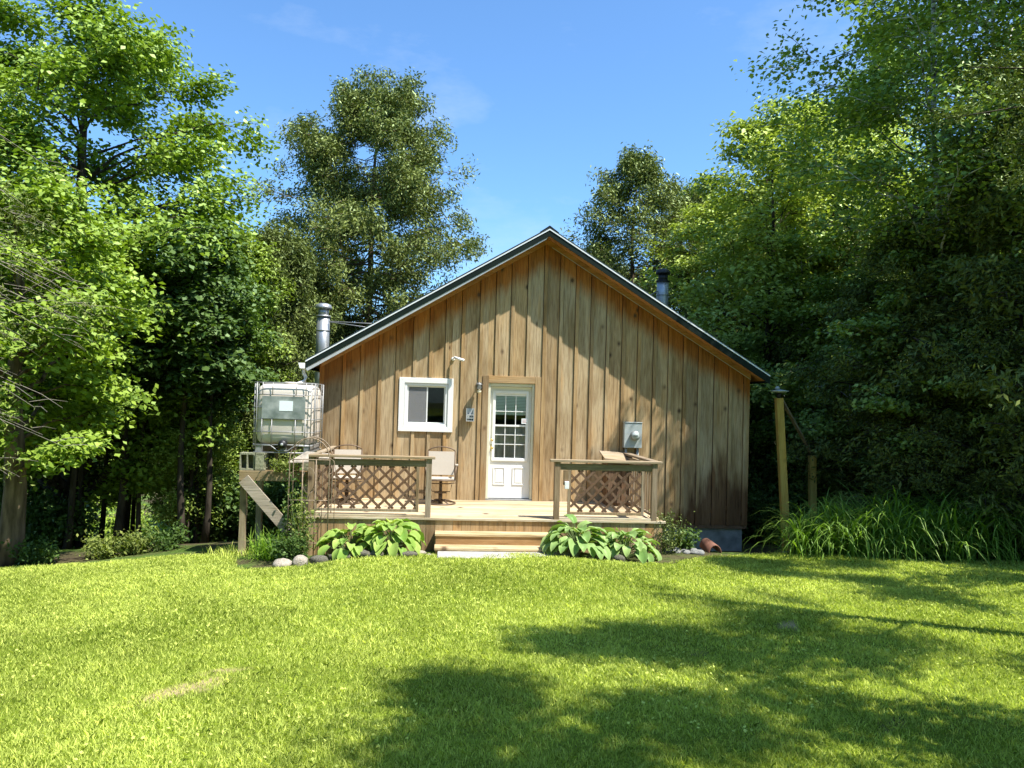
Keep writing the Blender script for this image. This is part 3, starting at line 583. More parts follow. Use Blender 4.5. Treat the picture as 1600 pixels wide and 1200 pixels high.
# near cedar bough hanging in at the upper right
nc = empty('near_cedar_tree', (6.0,6.6,gz(6.0,6.6)-.05), 'cedar at the right edge hanging a dark bough into the upper right corner', 'tree')
tb = MB(); tb.tube([(0,0,0),(0,0,3),(-.05,.0,6),(0,0,8.4)], [.16,.13,.09,.03], 9); tb.build('trunk', MT['bark'], nc); bb = MB(); lv = []; lo = []
for i in range(20):
    z = rng.uniform(3.9,5.6); az = rng.normal()*.8+math.pi*.93; r = rng.uniform(1.0,2.2)*(1 if z > 3.9 else .55); d = np.array([math.cos(az),math.sin(az),0]); p0 = np.array([0,0,z]); p1 = p0+d*r+np.array([0,0,-.1*r+.12*rng.normal()])
    bb.tube([Vector(p0),Vector((p0+p1)/2-np.array([0,0,.1*r])),Vector(p1)], [.02,.012,.004], 4, caps=False)
    for j in range(12):
        u = rng.uniform(.25,1); q = p0+(p1-p0)*u; a = az+rng.normal()*.7; l = rng.uniform(.15,.5); dd = np.array([math.cos(a),math.sin(a),-.15])
        for w in (.3,.65,1.): lv.append(q+dd*l*w); lo.append(dd)
bb.build('branch', MT['bark'], nc); lv = np.array(lv); lo = np.array(lo); idx = np.repeat(np.arange(len(lv)),34)
P = lv[idx]+rng.normal(size=(len(idx),3))*np.array([.09,.09,.05]); V, A = leaf_quads(rng, P, .05, .015, upb=.6, droop=.3, dirb=lo[idx], dirw=.9, curl=.05); np_mesh('crown', V, 4, LM['darkcedar'], nc, v=A)

# ------------------------------------------------------------------ cottage
CT = empty('cottage', (HX,HY,0), 'wooden board and batten cabin with dark green metal gable roof', 'cabin', rz=YAW)
XC, RZ, EZ, SL, SR, OA, OB, WW, LEN = 4.165, 5.108, 2.509, .5955, .6080, .210, .42, 8.243, 9.0
def rooftop(x): return RZ-(XC-x)*SL if x < XC else RZ-(x-XC)*SR      # the bright edge line at the top of the rake fascia
rng2 = random.Random(8)
# siding boards between battens (left edges read off the photo)
bat = [-.04,.39,.72,1.05,1.37,1.69,1.99,2.29,2.59,2.93,3.23,3.52,3.83,4.14,4.45,4.76,5.06,5.37,5.68,5.99,6.30,6.60,6.90,7.20,7.52,7.82,8.12]
holes = [(1.50,2.42,1.32,2.235),(3.10,4.03,-.02,2.23)]     # window and door openings x0,x1,z0,z1
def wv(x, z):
    d = (rooftop(x)-.16-z); return float((np.clip(1-d/.75,0,1)**1.2*.95+.22)-max(0,min(1,(x-6.9)/.5))*max(0,min(1,(1.3-z)/1.4))*.30) if z > -.2 else -.05  # low right boards darkened to stand in for deep shade
SB = -.40
sb = MB(); bb = MB()
def column(m, x0, x1, y0, y1, zb, front):
    """a vertical board clipped to the gable and split round the openings"""
    top = min(rooftop(x0), rooftop(x1))-.10
    spans = [(zb, None)]
    for hx0, hx1, hz0, hz1 in holes:
        if x1 > hx0+.01 and x0 < hx1-.01:
            spans = [(zb, hz0), (hz1, None)] if hz0 > zb+.45 else [(hz1, None)]
    for a, b_ in spans:
        n = 12; zt = None
        tl, trr = (b_, b_) if b_ else (rooftop(x0)-.09, rooftop(x1)-.09)
        vs = []; w = []
        for j in range(n+1):
            zl = a+(tl-a)*j/n; zr = a+(trr-a)*j/n
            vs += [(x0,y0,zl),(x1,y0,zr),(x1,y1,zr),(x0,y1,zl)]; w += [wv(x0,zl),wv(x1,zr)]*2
        fs = []
        for j in range(n):
            q = j*4
            for k in range(4): fs.append((q+k, q+(k+1)%4, q+4+(k+1)%4, q+4+k))
        fs += [(3,2,1,0),(n*4,n*4+1,n*4+2,n*4+3)]
        m.add(vs, fs, w=w)
for i in range(len(bat)):
    x0 = bat[i]+.03 if i else -.002; x1 = bat[i+1]-.010 if i < len(bat)-1 else WW  # narrow gap left of each batten stands in for its shade line
    segs = [(x0,x1)]
    for hx0, hx1, hz0, hz1 in holes:     # cut a board that straddles an opening edge into two widths
        for e in (hx0, hx1):
            segs = [s2 for (a,b) in segs for s2 in (((a,e),(e,b)) if a+.01 < e < b-.01 else ((a,b),))]
    seed_state = _rng.random()
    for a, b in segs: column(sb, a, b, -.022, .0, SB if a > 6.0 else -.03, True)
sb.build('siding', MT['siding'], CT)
for i, x in enumerate(bat):
    w = .063 if i else .085; x0 = max(x,-.03)
    a, b = x0, min(x0+w, WW+.02)
    if 2.93 < x < 3.05: continue
    top = rooftop((a+b)/2)-.1
    zsp = [(-.03 if x < 6.0 else SB, None)]
    if 1.30 < x < 2.45: zsp = [(-.03,1.262),(2.29,None)]
    if x == 1.37: zsp = [(-.03, 2.29)] if False else [(-.03,None)]
    if x+w > 3.02 and x < 4.12: zsp = [(2.357,None)]
    for za, zb in zsp:
        n = 10; vs = []; ww = []; fs = []
        zt = zb if zb else None
        for j in range(n+1):
            zl = za+((zt or rooftop(a)-.09)-za)*j/n; zr = za+((zt or rooftop(b)-.09)-za)*j/n
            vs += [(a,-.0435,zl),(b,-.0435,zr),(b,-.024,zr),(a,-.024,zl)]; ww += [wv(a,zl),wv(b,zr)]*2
        for j in range(n):
            q = j*4
            for k in range(4): fs.append((q+k, q+(k+1)%4, q+4+(k+1)%4, q+4+k))
        fs += [(3,2,1,0),(n*4,n*4+1,n*4+2,n*4+3)]
        bb.add(vs, fs, w=ww)
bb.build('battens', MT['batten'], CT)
# side and back walls, inner lining behind the openings
m = MB(); m.box(.003,.14,.004,LEN,SB,EZ-.15); m.box(WW-.14,WW-.003,.004,LEN,SB,EZ-.15)
m.prism([(.003,SB),(WW-.003,SB),(WW-.003,rooftop(WW)-.13),(XC,RZ-.13),(.003,rooftop(0)-.13)], LEN, LEN+.05)
m.build('side_walls', MT['siding'], CT)
m = MB()
m.prism([(.142,-.02),(1.50,-.02),(1.50,EZ-.1),(.142,EZ-.1)], .003,.02); m.prism([(2.42,-.02),(3.10,-.02),(3.10,EZ-.1),(2.42,EZ-.1)], .003,.02); m.prism([(4.03,-.02),(WW-.142,-.02),(WW-.142,EZ-.1),(4.03,EZ-.1)], .003,.02)
m.prism([(1.502,-.02),(2.418,-.02),(2.418,1.32),(1.502,1.32)], .003,.02); m.prism([(1.502,2.235),(2.418,2.235),(2.418,EZ-.1),(1.502,EZ-.1)], .003,.02); m.prism([(3.102,2.23),(4.028,2.23),(4.028,EZ-.1),(3.102,EZ-.1)], .003,.02)
m.prism([(.2,EZ-.098),(WW-.2,EZ-.098),(XC,RZ-.2)], .003,.02)
m.box(.142,WW-.142,2.2,2.25,-.02,EZ-.1); m.box(.142,WW-.142,.022,2.2,-.03,-.01); m.box(.142,WW-.142,.022,2.2,EZ-.12,EZ-.1)
m.build('inner_lining', MT['dark'], CT)
m = MB(); m.box(.05,WW-.08,.03,LEN-.02,-1.5,SB-.002); m.build('foundation', MT['concrete'], CT)
m = MB(); m.box(6.0,WW-.01,-.015,.03,SB-.07,SB-.005); m.build('sill_beam', MT['darkwood'], CT)
# roof
rf = MB()
def slab(m, x0, z0, x1, z1, dz0, dz1, y0, y1):
    m.add([(x0,y0,z0+dz0),(x1,y0,z1+dz0),(x1,y1,z1+dz0),(x0,y1,z0+dz0),(x0,y0,z0+dz1),(x1,y0,z1+dz1),(x1,y1,z1+dz1),(x0,y1,z0+dz1)],
        [(0,3,2,1),(4,5,6,7),(0,1,5,4),(1,2,6,5),(2,3,7,6),(3,0,4,7)])
xl, xr = -OA, WW+OA
zl, zr = rooftop(xl), rooftop(xr)
slab(rf, xl-.02, zl-.012, XC, RZ, .014, .05, -OB, LEN+.3); slab(rf, XC, RZ, xr+.02, zr-.012, .014, .05, -OB, LEN+.3)
roof = rf.build('roof', MT['roofmetal'], CT)
m = MB()
for i in range(28):   # standing ribs
    y = -.2+i*.34
    m.add([(xl-.015,y,zl+.05),(XC,y,RZ+.06),(XC,y+.03,RZ+.06),(xl-.015,y+.03,zl+.05),(xl-.015,y+.008,zl+.07),(XC,y+.008,RZ+.08),(XC,y+.022,RZ+.08),(xl-.015,y+.022,zl+.07)],[(0,1,5,4),(4,5,6,7),(2,3,7,6),(0,4,7,3)])
    m.add([(xr+.015,y,zr+.05),(XC,y,RZ+.06),(XC,y+.03,RZ+.06),(xr+.015,y+.03,zr+.05),(xr+.015,y+.008,zr+.07),(XC,y+.008,RZ+.08),(XC,y+.022,RZ+.08),(xr+.015,y+.022,zr+.07)],[(0,4,5,1),(4,7,6,5),(2,6,7,3),(0,3,7,4)])
m.build('roof_ribs', MT['roofmetal'], roof)
m = MB(); m.prism([(XC-.18,RZ+.052-.18*SL+.01),(XC,RZ+.052+.012),(XC+.18,RZ+.052-.18*SR+.01),(XC,RZ+.052+.03)], -OB-.006, LEN+.3); m.build('ridge_cap', MT['roofmetal'], roof)
m = MB(); m.prism([(xl-.012,zl-.120),(XC,RZ-.125),(XC,RZ-.012),(xl-.012,zl-.012)], -OB-.020, -OB-.002); m.prism([(XC,RZ-.125),(xr+.012,zr-.15),(xr+.012,zr-.012),(XC,RZ-.012)], -OB-.020, -OB-.002); split(m, 'rake_fascia', MT['greenmetal'], roof)
m = MB(); m.prism([(xl-.014,zl-.011),(XC,RZ-.011),(XC,RZ+.013),(xl-.014,zl+.013)], -OB-.030, -OB-.003); m.prism([(XC,RZ-.011),(xr+.014,zr-.011),(xr+.014,zr+.013),(XC,RZ+.013)], -OB-.030, -OB-.003); split(m, 'drip_edge', MT['whiteedge'], roof)
m = MB(); m.prism([(xl+.02,zl-.175),(XC-.06,RZ-.185),(XC-.02,RZ-.130),(xl-.01,zl-.124)], -OB-.012, -OB+.012); m.build('rake_trim', MT['palemetal'], roof)
m = MB(); slab(m, xl+.004, zl-.002, XC, RZ-.0, -.085,-.066, -OB+.014, -.001); slab(m, XC, RZ, xr-.004, zr, -.085,-.066, -OB+.014, -.001)
slab(m, xl+.004, zl-.002, -.004, rooftop(-.004), -.085,-.066, 0, LEN+.28); slab(m, WW+.004, rooftop(WW), xr-.004, zr, -.085,-.066, 0, LEN+.28)
m.build('soffit', MT['soffit'], roof)
m = MB(); slab(m, .0, rooftop(0), XC-.001, RZ, -.20,-.088, -.066,-.0445); slab(m, XC+.001, RZ, WW, rooftop(WW), -.20,-.088, -.066,-.0445)
split(m, 'frieze_board', MT['frieze'], CT)
m = MB(); m.prism([(XC+.1,RZ-.265),(WW,rooftop(WW)-.20),(WW,rooftop(WW)-.188),(XC+.1,RZ-.253)], -.070,-.0665); m.build('flashing_strip', MT['palemetal'], CT)
m = MB(); m.box(xl-.02,xl+.0,-OB+.02,LEN+.3,zl-.13,zl+.0); m.box(xr,xr+.02,-OB+.02,LEN+.3,zr-.13,zr); split(m, 'eave_fascia', MT['greenmetal'], roof)
# gutter and downspout into the tank
g = MB(); gx = xl-.02
g.add([(gx,y,zl-.03) for y in (-OB-.03,LEN)]+[(gx,y,zl-.13) for y in (-OB-.03,LEN)]+[(gx-.09,y,zl-.13) for y in (-OB-.03,LEN)]+[(gx-.12,y,zl-.03) for y in (-OB-.03,LEN)], [(0,1,3,2),(2,3,5,4),(4,5,7,6),(0,2,4,6)])
g.build('gutter', MT['white'], roof)
g = MB(); g.tube([(gx-.05,-.25,zl-.12),(gx-.05,-.25,zl-.22),(gx-.01,-.27,zl-.28),(gx-.02,-.30,zl-.36),(gx-.20,-.45,zl-.46),(gx-.42,-.62,zl-.52)], .036, 10); g.build('downspout', MT['white'], roof)
# chimneys
def chimney(x, y, z0, z1, r, name, dark_cap):
    m = MB(); prof = [(r,z0)]+[(r*(1.0 if k%2 else .995), z0+(z1-.30-z0)*k/6) for k in range(1,7)]; m.lathe(prof, (x,y,0), 24)
    m.lathe([(r*1.05,z1-.62),(r*1.05,z1-.58)], (x,y,0), 24)
    ch = m.build(name, MT['steel'], roof)
    m = MB(); m.lathe([(r*.8,z1-.30),(r*.8,z1-.10)], (x,y,0), 20); m.lathe([(r*1.15,z1-.30),(r*1.15,z1-.27)], (x,y,0), 24)
    m.lathe([(r*1.22,z1-.12),(r*1.25,z1-.09),(r*1.1,z1-.03),(r*.6,z1)], (x,y,0), 24)
    m.build('chimney_cap', MT['black'] if dark_cap else MT['steel'], roof)
    return ch
chimney(-.42, 2.6, -.6, 3.93, .145, 'chimney', False)
chimney(7.2, 2.6, 3.0, 5.02, .135, 'chimney', True)
m = MB(); m.tube([(-.28,2.5,3.52),(1.15,2.5,3.36)], .012, 6); m.tube([(-.28,2.7,3.55),(1.3,2.7,3.52)], .012, 6); m.tube([(7.08,2.55,4.50),(6.2,2.5,4.02)], .014, 6); split(m, 'chimney_brace', MT['galv'], roof)
# window
wx0, wx1, wz0, wz1 = 1.448, 2.463, 1.267, 2.279
wn = MB()
def frame(m, x0, x1, z0, z1, w, y0, y1):
    m.prism([(x0,z0),(x1,z0),(x1-w,z0+w),(x0+w,z0+w)], y0, y1); m.prism([(x1,z0),(x1,z1),(x1-w,z1-w),(x1-w,z0+w)], y0, y1)
    m.prism([(x1,z1),(x0,z1),(x0+w,z1-w),(x1-w,z1-w)], y0, y1); m.prism([(x0,z1),(x0,z0),(x0+w,z0+w),(x0+w,z1-w)], y0, y1)
frame(wn, wx0, wx1, wz0, wz1, .10, -.062, .0)
win = wn.build('window', MT['white'], CT, bevel=.004)
m = MB(); frame(m, wx0+.105, wx1-.105, wz0+.105, wz1-.105, .045, -.045, .06); m.build('frame', MT['white'], win, bevel=.003)
m = MB(); frame(m, wx0+.152, 1.985, wz0+.152, wz1-.152, .022, -.015, .02); frame(m, 1.962, wx1-.152, wz0+.152, wz1-.152, .022, .024, .05); m.build('sash', MT['white'], win, bevel=.002)
m = MB(); m.box(wx0+.17,1.966,.0,.004,wz0+.17,wz1-.17); m.box(1.98,wx1-.17,.036,.040,wz0+.17,wz1-.17); split(m, 'pane', MT['glass'], win)
m = MB(); m.box(wx0+.16,1.975,.09,.10,wz0+.15,wz1-.33); m.build('blind', MT['curtain'], win)
m = MB(); m.box(wx0+.168,1.966,-.014,-.010,wz0+.168,wz1-.168); m.build('insect_screen', MT['screen'], win)
# door
dr = MB()
dr.box(3.012,3.125,-.050,-.0235,-.02,2.36); dr.box(4.012,4.128,-.050,-.0235,-.02,2.36)
trim = dr.build('door_casing', MT['trimwood'], CT, bevel=.003)
m = MB(); m.box(3.127,4.010,-.049,-.0235,2.225,2.36); m.build('head_casing', MT['trimwoodx'], trim, bevel=.003)
m = MB(); m.box(3.126,3.17,-.020,.13,.03,2.22); m.box(3.968,4.009,-.020,.13,.03,2.22); m.box(3.172,3.966,-.020,.13,2.165,2.22); m.build('jamb', MT['jamb'], trim, bevel=.002)
m = MB(); m.box(3.127,4.009,-.045,.13,-.018,.022); m.build('threshold', MT['galv'], trim, bevel=.003)
dx0, dx1, dz0, dz1 = 3.174, 3.964, .035, 2.160
gx0, gx1, gz0, gz1 = 3.275, 3.865, .80, 1.985
m = MB()
for a in ((dx0,gx0,dz0,dz1),(gx1,dx1,dz0,dz1),(gx0,gx1,gz1,dz1),(gx0,gx1,dz0,gz0)): m.box(a[0],a[1],.075,.12,a[2],a[3])
door = m.build('door', MT['doorwhite'], CT)
m = MB(); frame(m, 3.222, 3.918, .738, 2.082, .055, .052, .074); m.build('lite_frame', MT['white'], door, bevel=.006)
m = MB()
for k in (1,2): x = gx0+(gx1-gx0)*k/3; m.box(x-.007,x+.007,.080,.094,gz0,gz1)
for z in (1.69,1.06,1.24): m.box(gx0,gx1,.082,.092,z-.007,z+.007)
m.box(gx0,gx1,.066,.096,1.40,1.435); m.build('muntins', MT['white'], door)
m = MB(); m.box(gx0,gx1,.098,.102,gz0,gz1); m.build('pane', MT['glass'], door)
m = MB(); m.box(gx0,gx1,.104,.110,1.62,gz1); m.build('blind', MT['blind'], door); m = MB(); m.box(gx0,gx1,.113,.119,gz0,1.40); m.build('curtain', MT['doorcurtain'], door)
m = MB(); 
for a, b in ((3.262,3.492),(3.632,3.862)):
    frame(m, a, b, .285, .625, .022, .064, .074); m.box(a+.045,b-.045,.068,.0745,.33,.58)
m.build('raised_panels', MT['doorwhite'], door, bevel=.004)
m = MB(); m.lathe([(.026,.0),(.026,.008)], (3.225,.064,.99), 14, 'Y'); m.tube([(3.225,.066,.99),(3.225,.03,.99)], .011, 8); m.lathe([(.012,-.035),(.028,-.03),(.03,-.012),(.015,.0)], (3.225,.04,.99), 14, 'Y'); m.lathe([(.026,-.014),(.026,.012)], (3.225,.064,1.14), 14, 'Y'); m.box(3.20,3.25,.066,.0745,.92,1.06)
m.build('handle', MT['brass'], door)
m = MB(); m.box(3.78,3.90,.0425,.0435,1.46,1.56); nb = m.build('paper_notice', MT['note'], door)
m = MB(); 
for k in range(3): m.box(3.795,3.885-.02*(k==1),.0405,.0415,1.485+.024*k,1.492+.024*k)
m.build('printed_lines', MT['notered'], nb)
m = MB(); 
for z in (.3,1.1,1.9): m.box(3.966,3.978,.045,.07,z,z+.09)
split(m, 'hinge', MT['brass'], door)

# ------------------------------------------------------------------ things fixed to the wall
def hthing(name, X, Y, Z, label, cat, group=None, dr=0.):
    p = hw(X,Y,Z); return empty(name, p, label, cat, group, YAW+dr)
e = hthing('security_camera', 2.50,-.05,2.68, 'small white bullet security camera on the wall above the window corner', 'camera')
m = MB(); m.tube([(.11,-.16,-.05),(-.04,-.05,.0)], .026, 12); m.tube([(.135,-.178,-.058),(.11,-.16,-.05)], .028, 12); m.build('housing', MT['white'], e)
m = MB(); m.tube([(-.06,.0,-.03),(-.04,-.05,.0)], .012, 8); m.lathe([(.035,0),(.035,.022)], (-.06,.005,-.03), 14, 'Y'); m.build('bracket', MT['white'], e)
e = hthing('wall_lamp', 2.945,-.045,2.12, 'small clear glass lantern lamp on the wall at the upper left of the door', 'lamp')
m = MB(); m.box(-.05,.05,-.0,.02,-.02,.10); m.tube([(0,0,.08),(0,-.09,.10),(0,-.11,.07)], .010, 8); m.lathe([(.065,.055),(.03,.085)], (0,-.11,0), 14); m.build('bracket', MT['galv'], e)
m = MB(); m.lathe([(.045,-.04),(.056,.0),(.056,.052)], (0,-.11,0), 16); m.build('lamp_shade', MT['clear'], e)
m = MB(); m.lathe([(.015,-.105),(.036,-.085),(.040,-.06),(.02,-.03)], (0,-.11,0), 14); m.build('bulb', MT['bulb'], e)
e = hthing('wall_rack', 2.79,-.045,1.60, 'little pale metal rack hung on the wall left of the door', 'rack')
m = MB(); m.box(-.075,.075,-.09,.0,-.115,-.10); m.box(-.075,.075,-.10,-.085,-.06,-.045); m.box(-.075,.075,-.10,-.085,0.0,.015); m.box(-.075,-.063,-.10,.0,-.115,.13); m.box(.063,.075,-.10,.0,-.115,.13); m.box(-.075,.075,-.01,.0,-.1,.13); m.build('frame', MT['palemetal'], e)
m = MB(); m.lathe([(.022,-.10),(.022,-.02),(.012,.01),(.012,.04)], (-.03,-.045,0), 12); m.lathe([(.025,-.10),(.025,-.01),(.010,.02)], (.03,-.045,0), 12); split(m, 'jar', MT['clear'], e)
e = hthing('electricity_meter', 5.905,-.045,1.06, 'grey electricity meter box with round glass dial on the wall right of the door', 'meter')
m = MB(); m.box(-.172,.172,-.13,.0,0,.475); m.box(-.18,.18,-.14,.0,.477,.492); m.build('box', MT['meter'], e, bevel=.006)
m = MB(); m.lathe([(.085,-.20),(.092,-.19),(.092,-.13)], (.03,0,.235), 24, 'Y'); m.build('dial_ring', MT['galv'], e)
m = MB(); m.lathe([(.074,-.208),(.076,-.2005)], (.03,0,.235), 24, 'Y'); d_ = m.build('dial', MT['meter'], e)
m = MB(); m.box(-.012,.072,-.2115,-.2085,.228,.244); m.build('readout', MT['black'], d_)
m = MB(); m.tube([(-.12,-.06,0),(-.12,-.06,-.12),(-.11,-.05,-.6)], .022, 10); m.tube([(.11,-.06,0),(.10,-.06,-.6)], .026, 10); split(m, 'conduit', MT['cable'], e)

# ------------------------------------------------------------------ deck
DK = empty('deck', (HX,HY,0), 'low wooden entrance deck with lattice railings and two steps', 'deck', rz=YAW)
DX0, DX1, DD = .08, 5.93, 2.33
m = MB(); y = -.030
while y > -DD+.05: m.box(DX0,DX1,y-.137,y,-.036,0.); y -= .141
m.box(DX0-.01,DX1+.01,-DD-.025,-DD+.03 if y < -DD+.03 else y,-.036,.001); m.build('deck_boards', MT['deck'], DK, bevel=.004)
m = MB(); x = DX0+.01
while x < DX1-.05: m.box(x,min(x+.138,DX1-.01),-DD+.0,-DD+.02,-.75,-.04); x += .1415
m.build('skirting', MT['skirt'], DK, bevel=.002)
m = MB()
for x in (DX0+.03,DX1-.05): m.box(x,x+.02,-DD+.022,-.05,-.75,-.04)
split(m, 'side_skirting', MT['skirt'], DK)
def lattice(m, x0, x1, z0, z1, y, step=.140, w=.040):
    for sgn, yy in ((1,y),(-1,y+.008)):
        c = (x0-(z1-z0)) if sgn > 0 else x0
        k = c
        while k < x1+(z1-z0):
            # line x = k + sgn*(z-z0)
            pts = []
            for z in (z0,z1): pts.append((k+sgn*(z-z0), z))
            (xa,za),(xb,zb) = pts
            def clip(xa,za,xb,zb):
                if xa > xb: xa,za,xb,zb = xb,zb,xa,za
                if xb <= x0+.02 or xa >= x1-.02: return None
                if xa < x0: t = (x0-xa)/(xb-xa); za = za+(zb-za)*t; xa = x0
                if xb > x1: t = (x1-xa)/(xb-xa); zb = za+(zb-za)*t; xb = x1
                return xa,za,xb,zb
            r = clip(xa,za,xb,zb)
            if r and abs(r[2]-r[0]) > .03: m.bar((r[0],yy,r[1]), (r[2],yy,r[3]), .007, w, upv=(0,-1,0) if False else (0,0,1))
            k += step*1.414
def railing(x0, x1, ya, posts, lx0, lx1, zoff, boxpost=None):
    mm = MB(); mm.box(x0,x1,ya-.06,ya+.085,.926,.964); r = mm.build('railing', MT['greyx'], DK, bevel=.005)
    for p in posts: mm = MB(); mm.box(p,p+.089,ya-.035,ya+.054,-.04,.925); mm.build('post', MT['greyz'], r, bevel=.004)
    mm = MB(); mm.box(min(posts)+.09 if len(posts) > 1 else x0+.05,posts[-1]-.002,ya-.02,ya+.02,.80,.90); mm.build('apron_board', MT['standx'], r, bevel=.003)
    mm = MB(); lattice(mm, lx0, lx1, .13, .80, ya-.01); mm.build('lattice', MT['lattice'], r)
    mm = MB(); mm.box(lx0-.045,lx0,ya-.022,ya+.016,.085,.798); mm.box(lx1,lx1+.045,ya-.022,ya+.016,.085,.798); mm.box(lx0,lx1,ya-.022,ya+.016,.085,.127); mm.build('panel_frame', MT['greyz'], r, bevel=.003)
    mm = MB(); mm.box(x0+.1 if len(posts) == 1 else posts[0]+.09,posts[-1]-.003,ya-.03,ya+.03,.002,.040); mm.build('base_board', MT['deck'], r, bevel=.003)
    return r
YA = -DD+.02
r_ = railing(.22, 2.19, YA, [.22,2.05], .36, 1.90, 0)
r_ = railing(4.03, 5.87, YA, [4.105,5.70], 4.37, 5.53, 0)
m = MB(); m.box(4.25,4.325,YA-.03,YA+.02,.56,.79); m.build('outlet_board', MT['greyz'], r_)
m = MB(); m.box(4.265,4.335,YA-.075,YA-.032,.50,.62); m.build('outlet_box', MT['white'], r_, bevel=.006)
# side rail back to the wall on the right and left
for X in (.24,5.72):
    m = MB(); m.box(X,X+.14 if X > 1 else X+.089,YA+.09,-.06,.926,.963); sr = m.build('side_rail', wood('side_rail_wood', (.40,.345,.265), (.26,.215,.15), axis='Y') if X < 1 else MT['greyz'], DK, bevel=.004)
    m = MB(); m.box(X+.02,X+.06,YA+.09,-.06,.80,.90); m.box(X+.02,X+.06,YA+.09,-.06,.06,.10); 
    for k in range(14): yy = YA+.16+k*.155; m.box(X+.03,X+.05,yy,yy+.035,.10,.80)
    m.build('slats', MT['greyz'], sr)
# steps
st = MB(); 
for x in (2.245,3.07,3.95): st.box(x,x+.045,-DD-.58,-DD-.003,-.75,-.245) if False else st.prism([(x,-.75),(x+.045,-.75),(x+.045,-.40),(x,-.40)], -DD-.55,-DD-.003)
for x in (2.247,3.072,3.952): st.box(x,x+.041,-DD-.27,-DD-.004,-.398,-.24)
steps = split(st, 'stringer', MT['stepx'], None)
st0 = bpy.data.objects.new('steps', None); COL.objects.link(st0); st0.parent = DK
for q_ in steps: q_.parent = st0
steps = st0
m = MB(); m.box(2.22,4.02,-DD-.30,-DD-.165,-.237,-.199); m.box(2.22,4.02,-DD-.160,-DD-.003,-.237,-.199); m.build('tread', MT['stepx'], steps, bevel=.005)
m = MB(); m.box(2.22,4.03,-DD-.60,-DD-.455,-.400,-.362); m.box(2.22,4.03,-DD-.450,-DD-.285,-.400,-.362); m.build('tread', MT['stepx'], steps, bevel=.005)
m = MB(); m.box(2.235,3.995,-DD-.285,-DD-.268,-.360,-.239); m.build('riser', MT['riser'], steps)
m = MB(); m.box(2.235,4.005,-DD-.570,-DD-.552,-.70,-.402); m.build('riser', MT['riser'], steps)

p = hw(3.15,-DD-.82); e = empty('paving_slab', (p.x,p.y,gz(p.x,p.y)), 'pale concrete slab in the grass at the foot of the steps', 'slab', rz=YAW)
m = MB(); m.box(-.88,.86,-.22,.26,-.06,.035); m.build('slab', MT['paver'], e, bevel=.012)
p = hw(5.55,-.45); e = empty('low_cupboard', hw(5.60,-.30,0), 'low dark wooden cupboard with slanted top under the electricity meter', 'cupboard', rz=YAW)
m = MB(); m.box(-.26,.26,-.25,.16,.0,.82); m.build('body', MT['darkwood'], e, bevel=.005)
m = MB(); m.add([(-.33,-.34,.86),(.33,-.34,.80),(.33,.2,.93),(-.33,.2,.97),(-.33,-.34,.885),(.33,-.34,.825),(.33,.2,.955),(-.33,.2,.995)], [(0,3,2,1),(4,5,6,7),(0,1,5,4),(1,2,6,5),(2,3,7,6),(3,0,4,7)]); m.build('lid', MT['greyx'], e)
m = MB(); m.box(-.24,-.01,-.268,-.252,.05,.78); m.box(.01,.24,-.268,-.252,.05,.78); split(m, 'door', MT['darkwood'], e, bevel=.004)

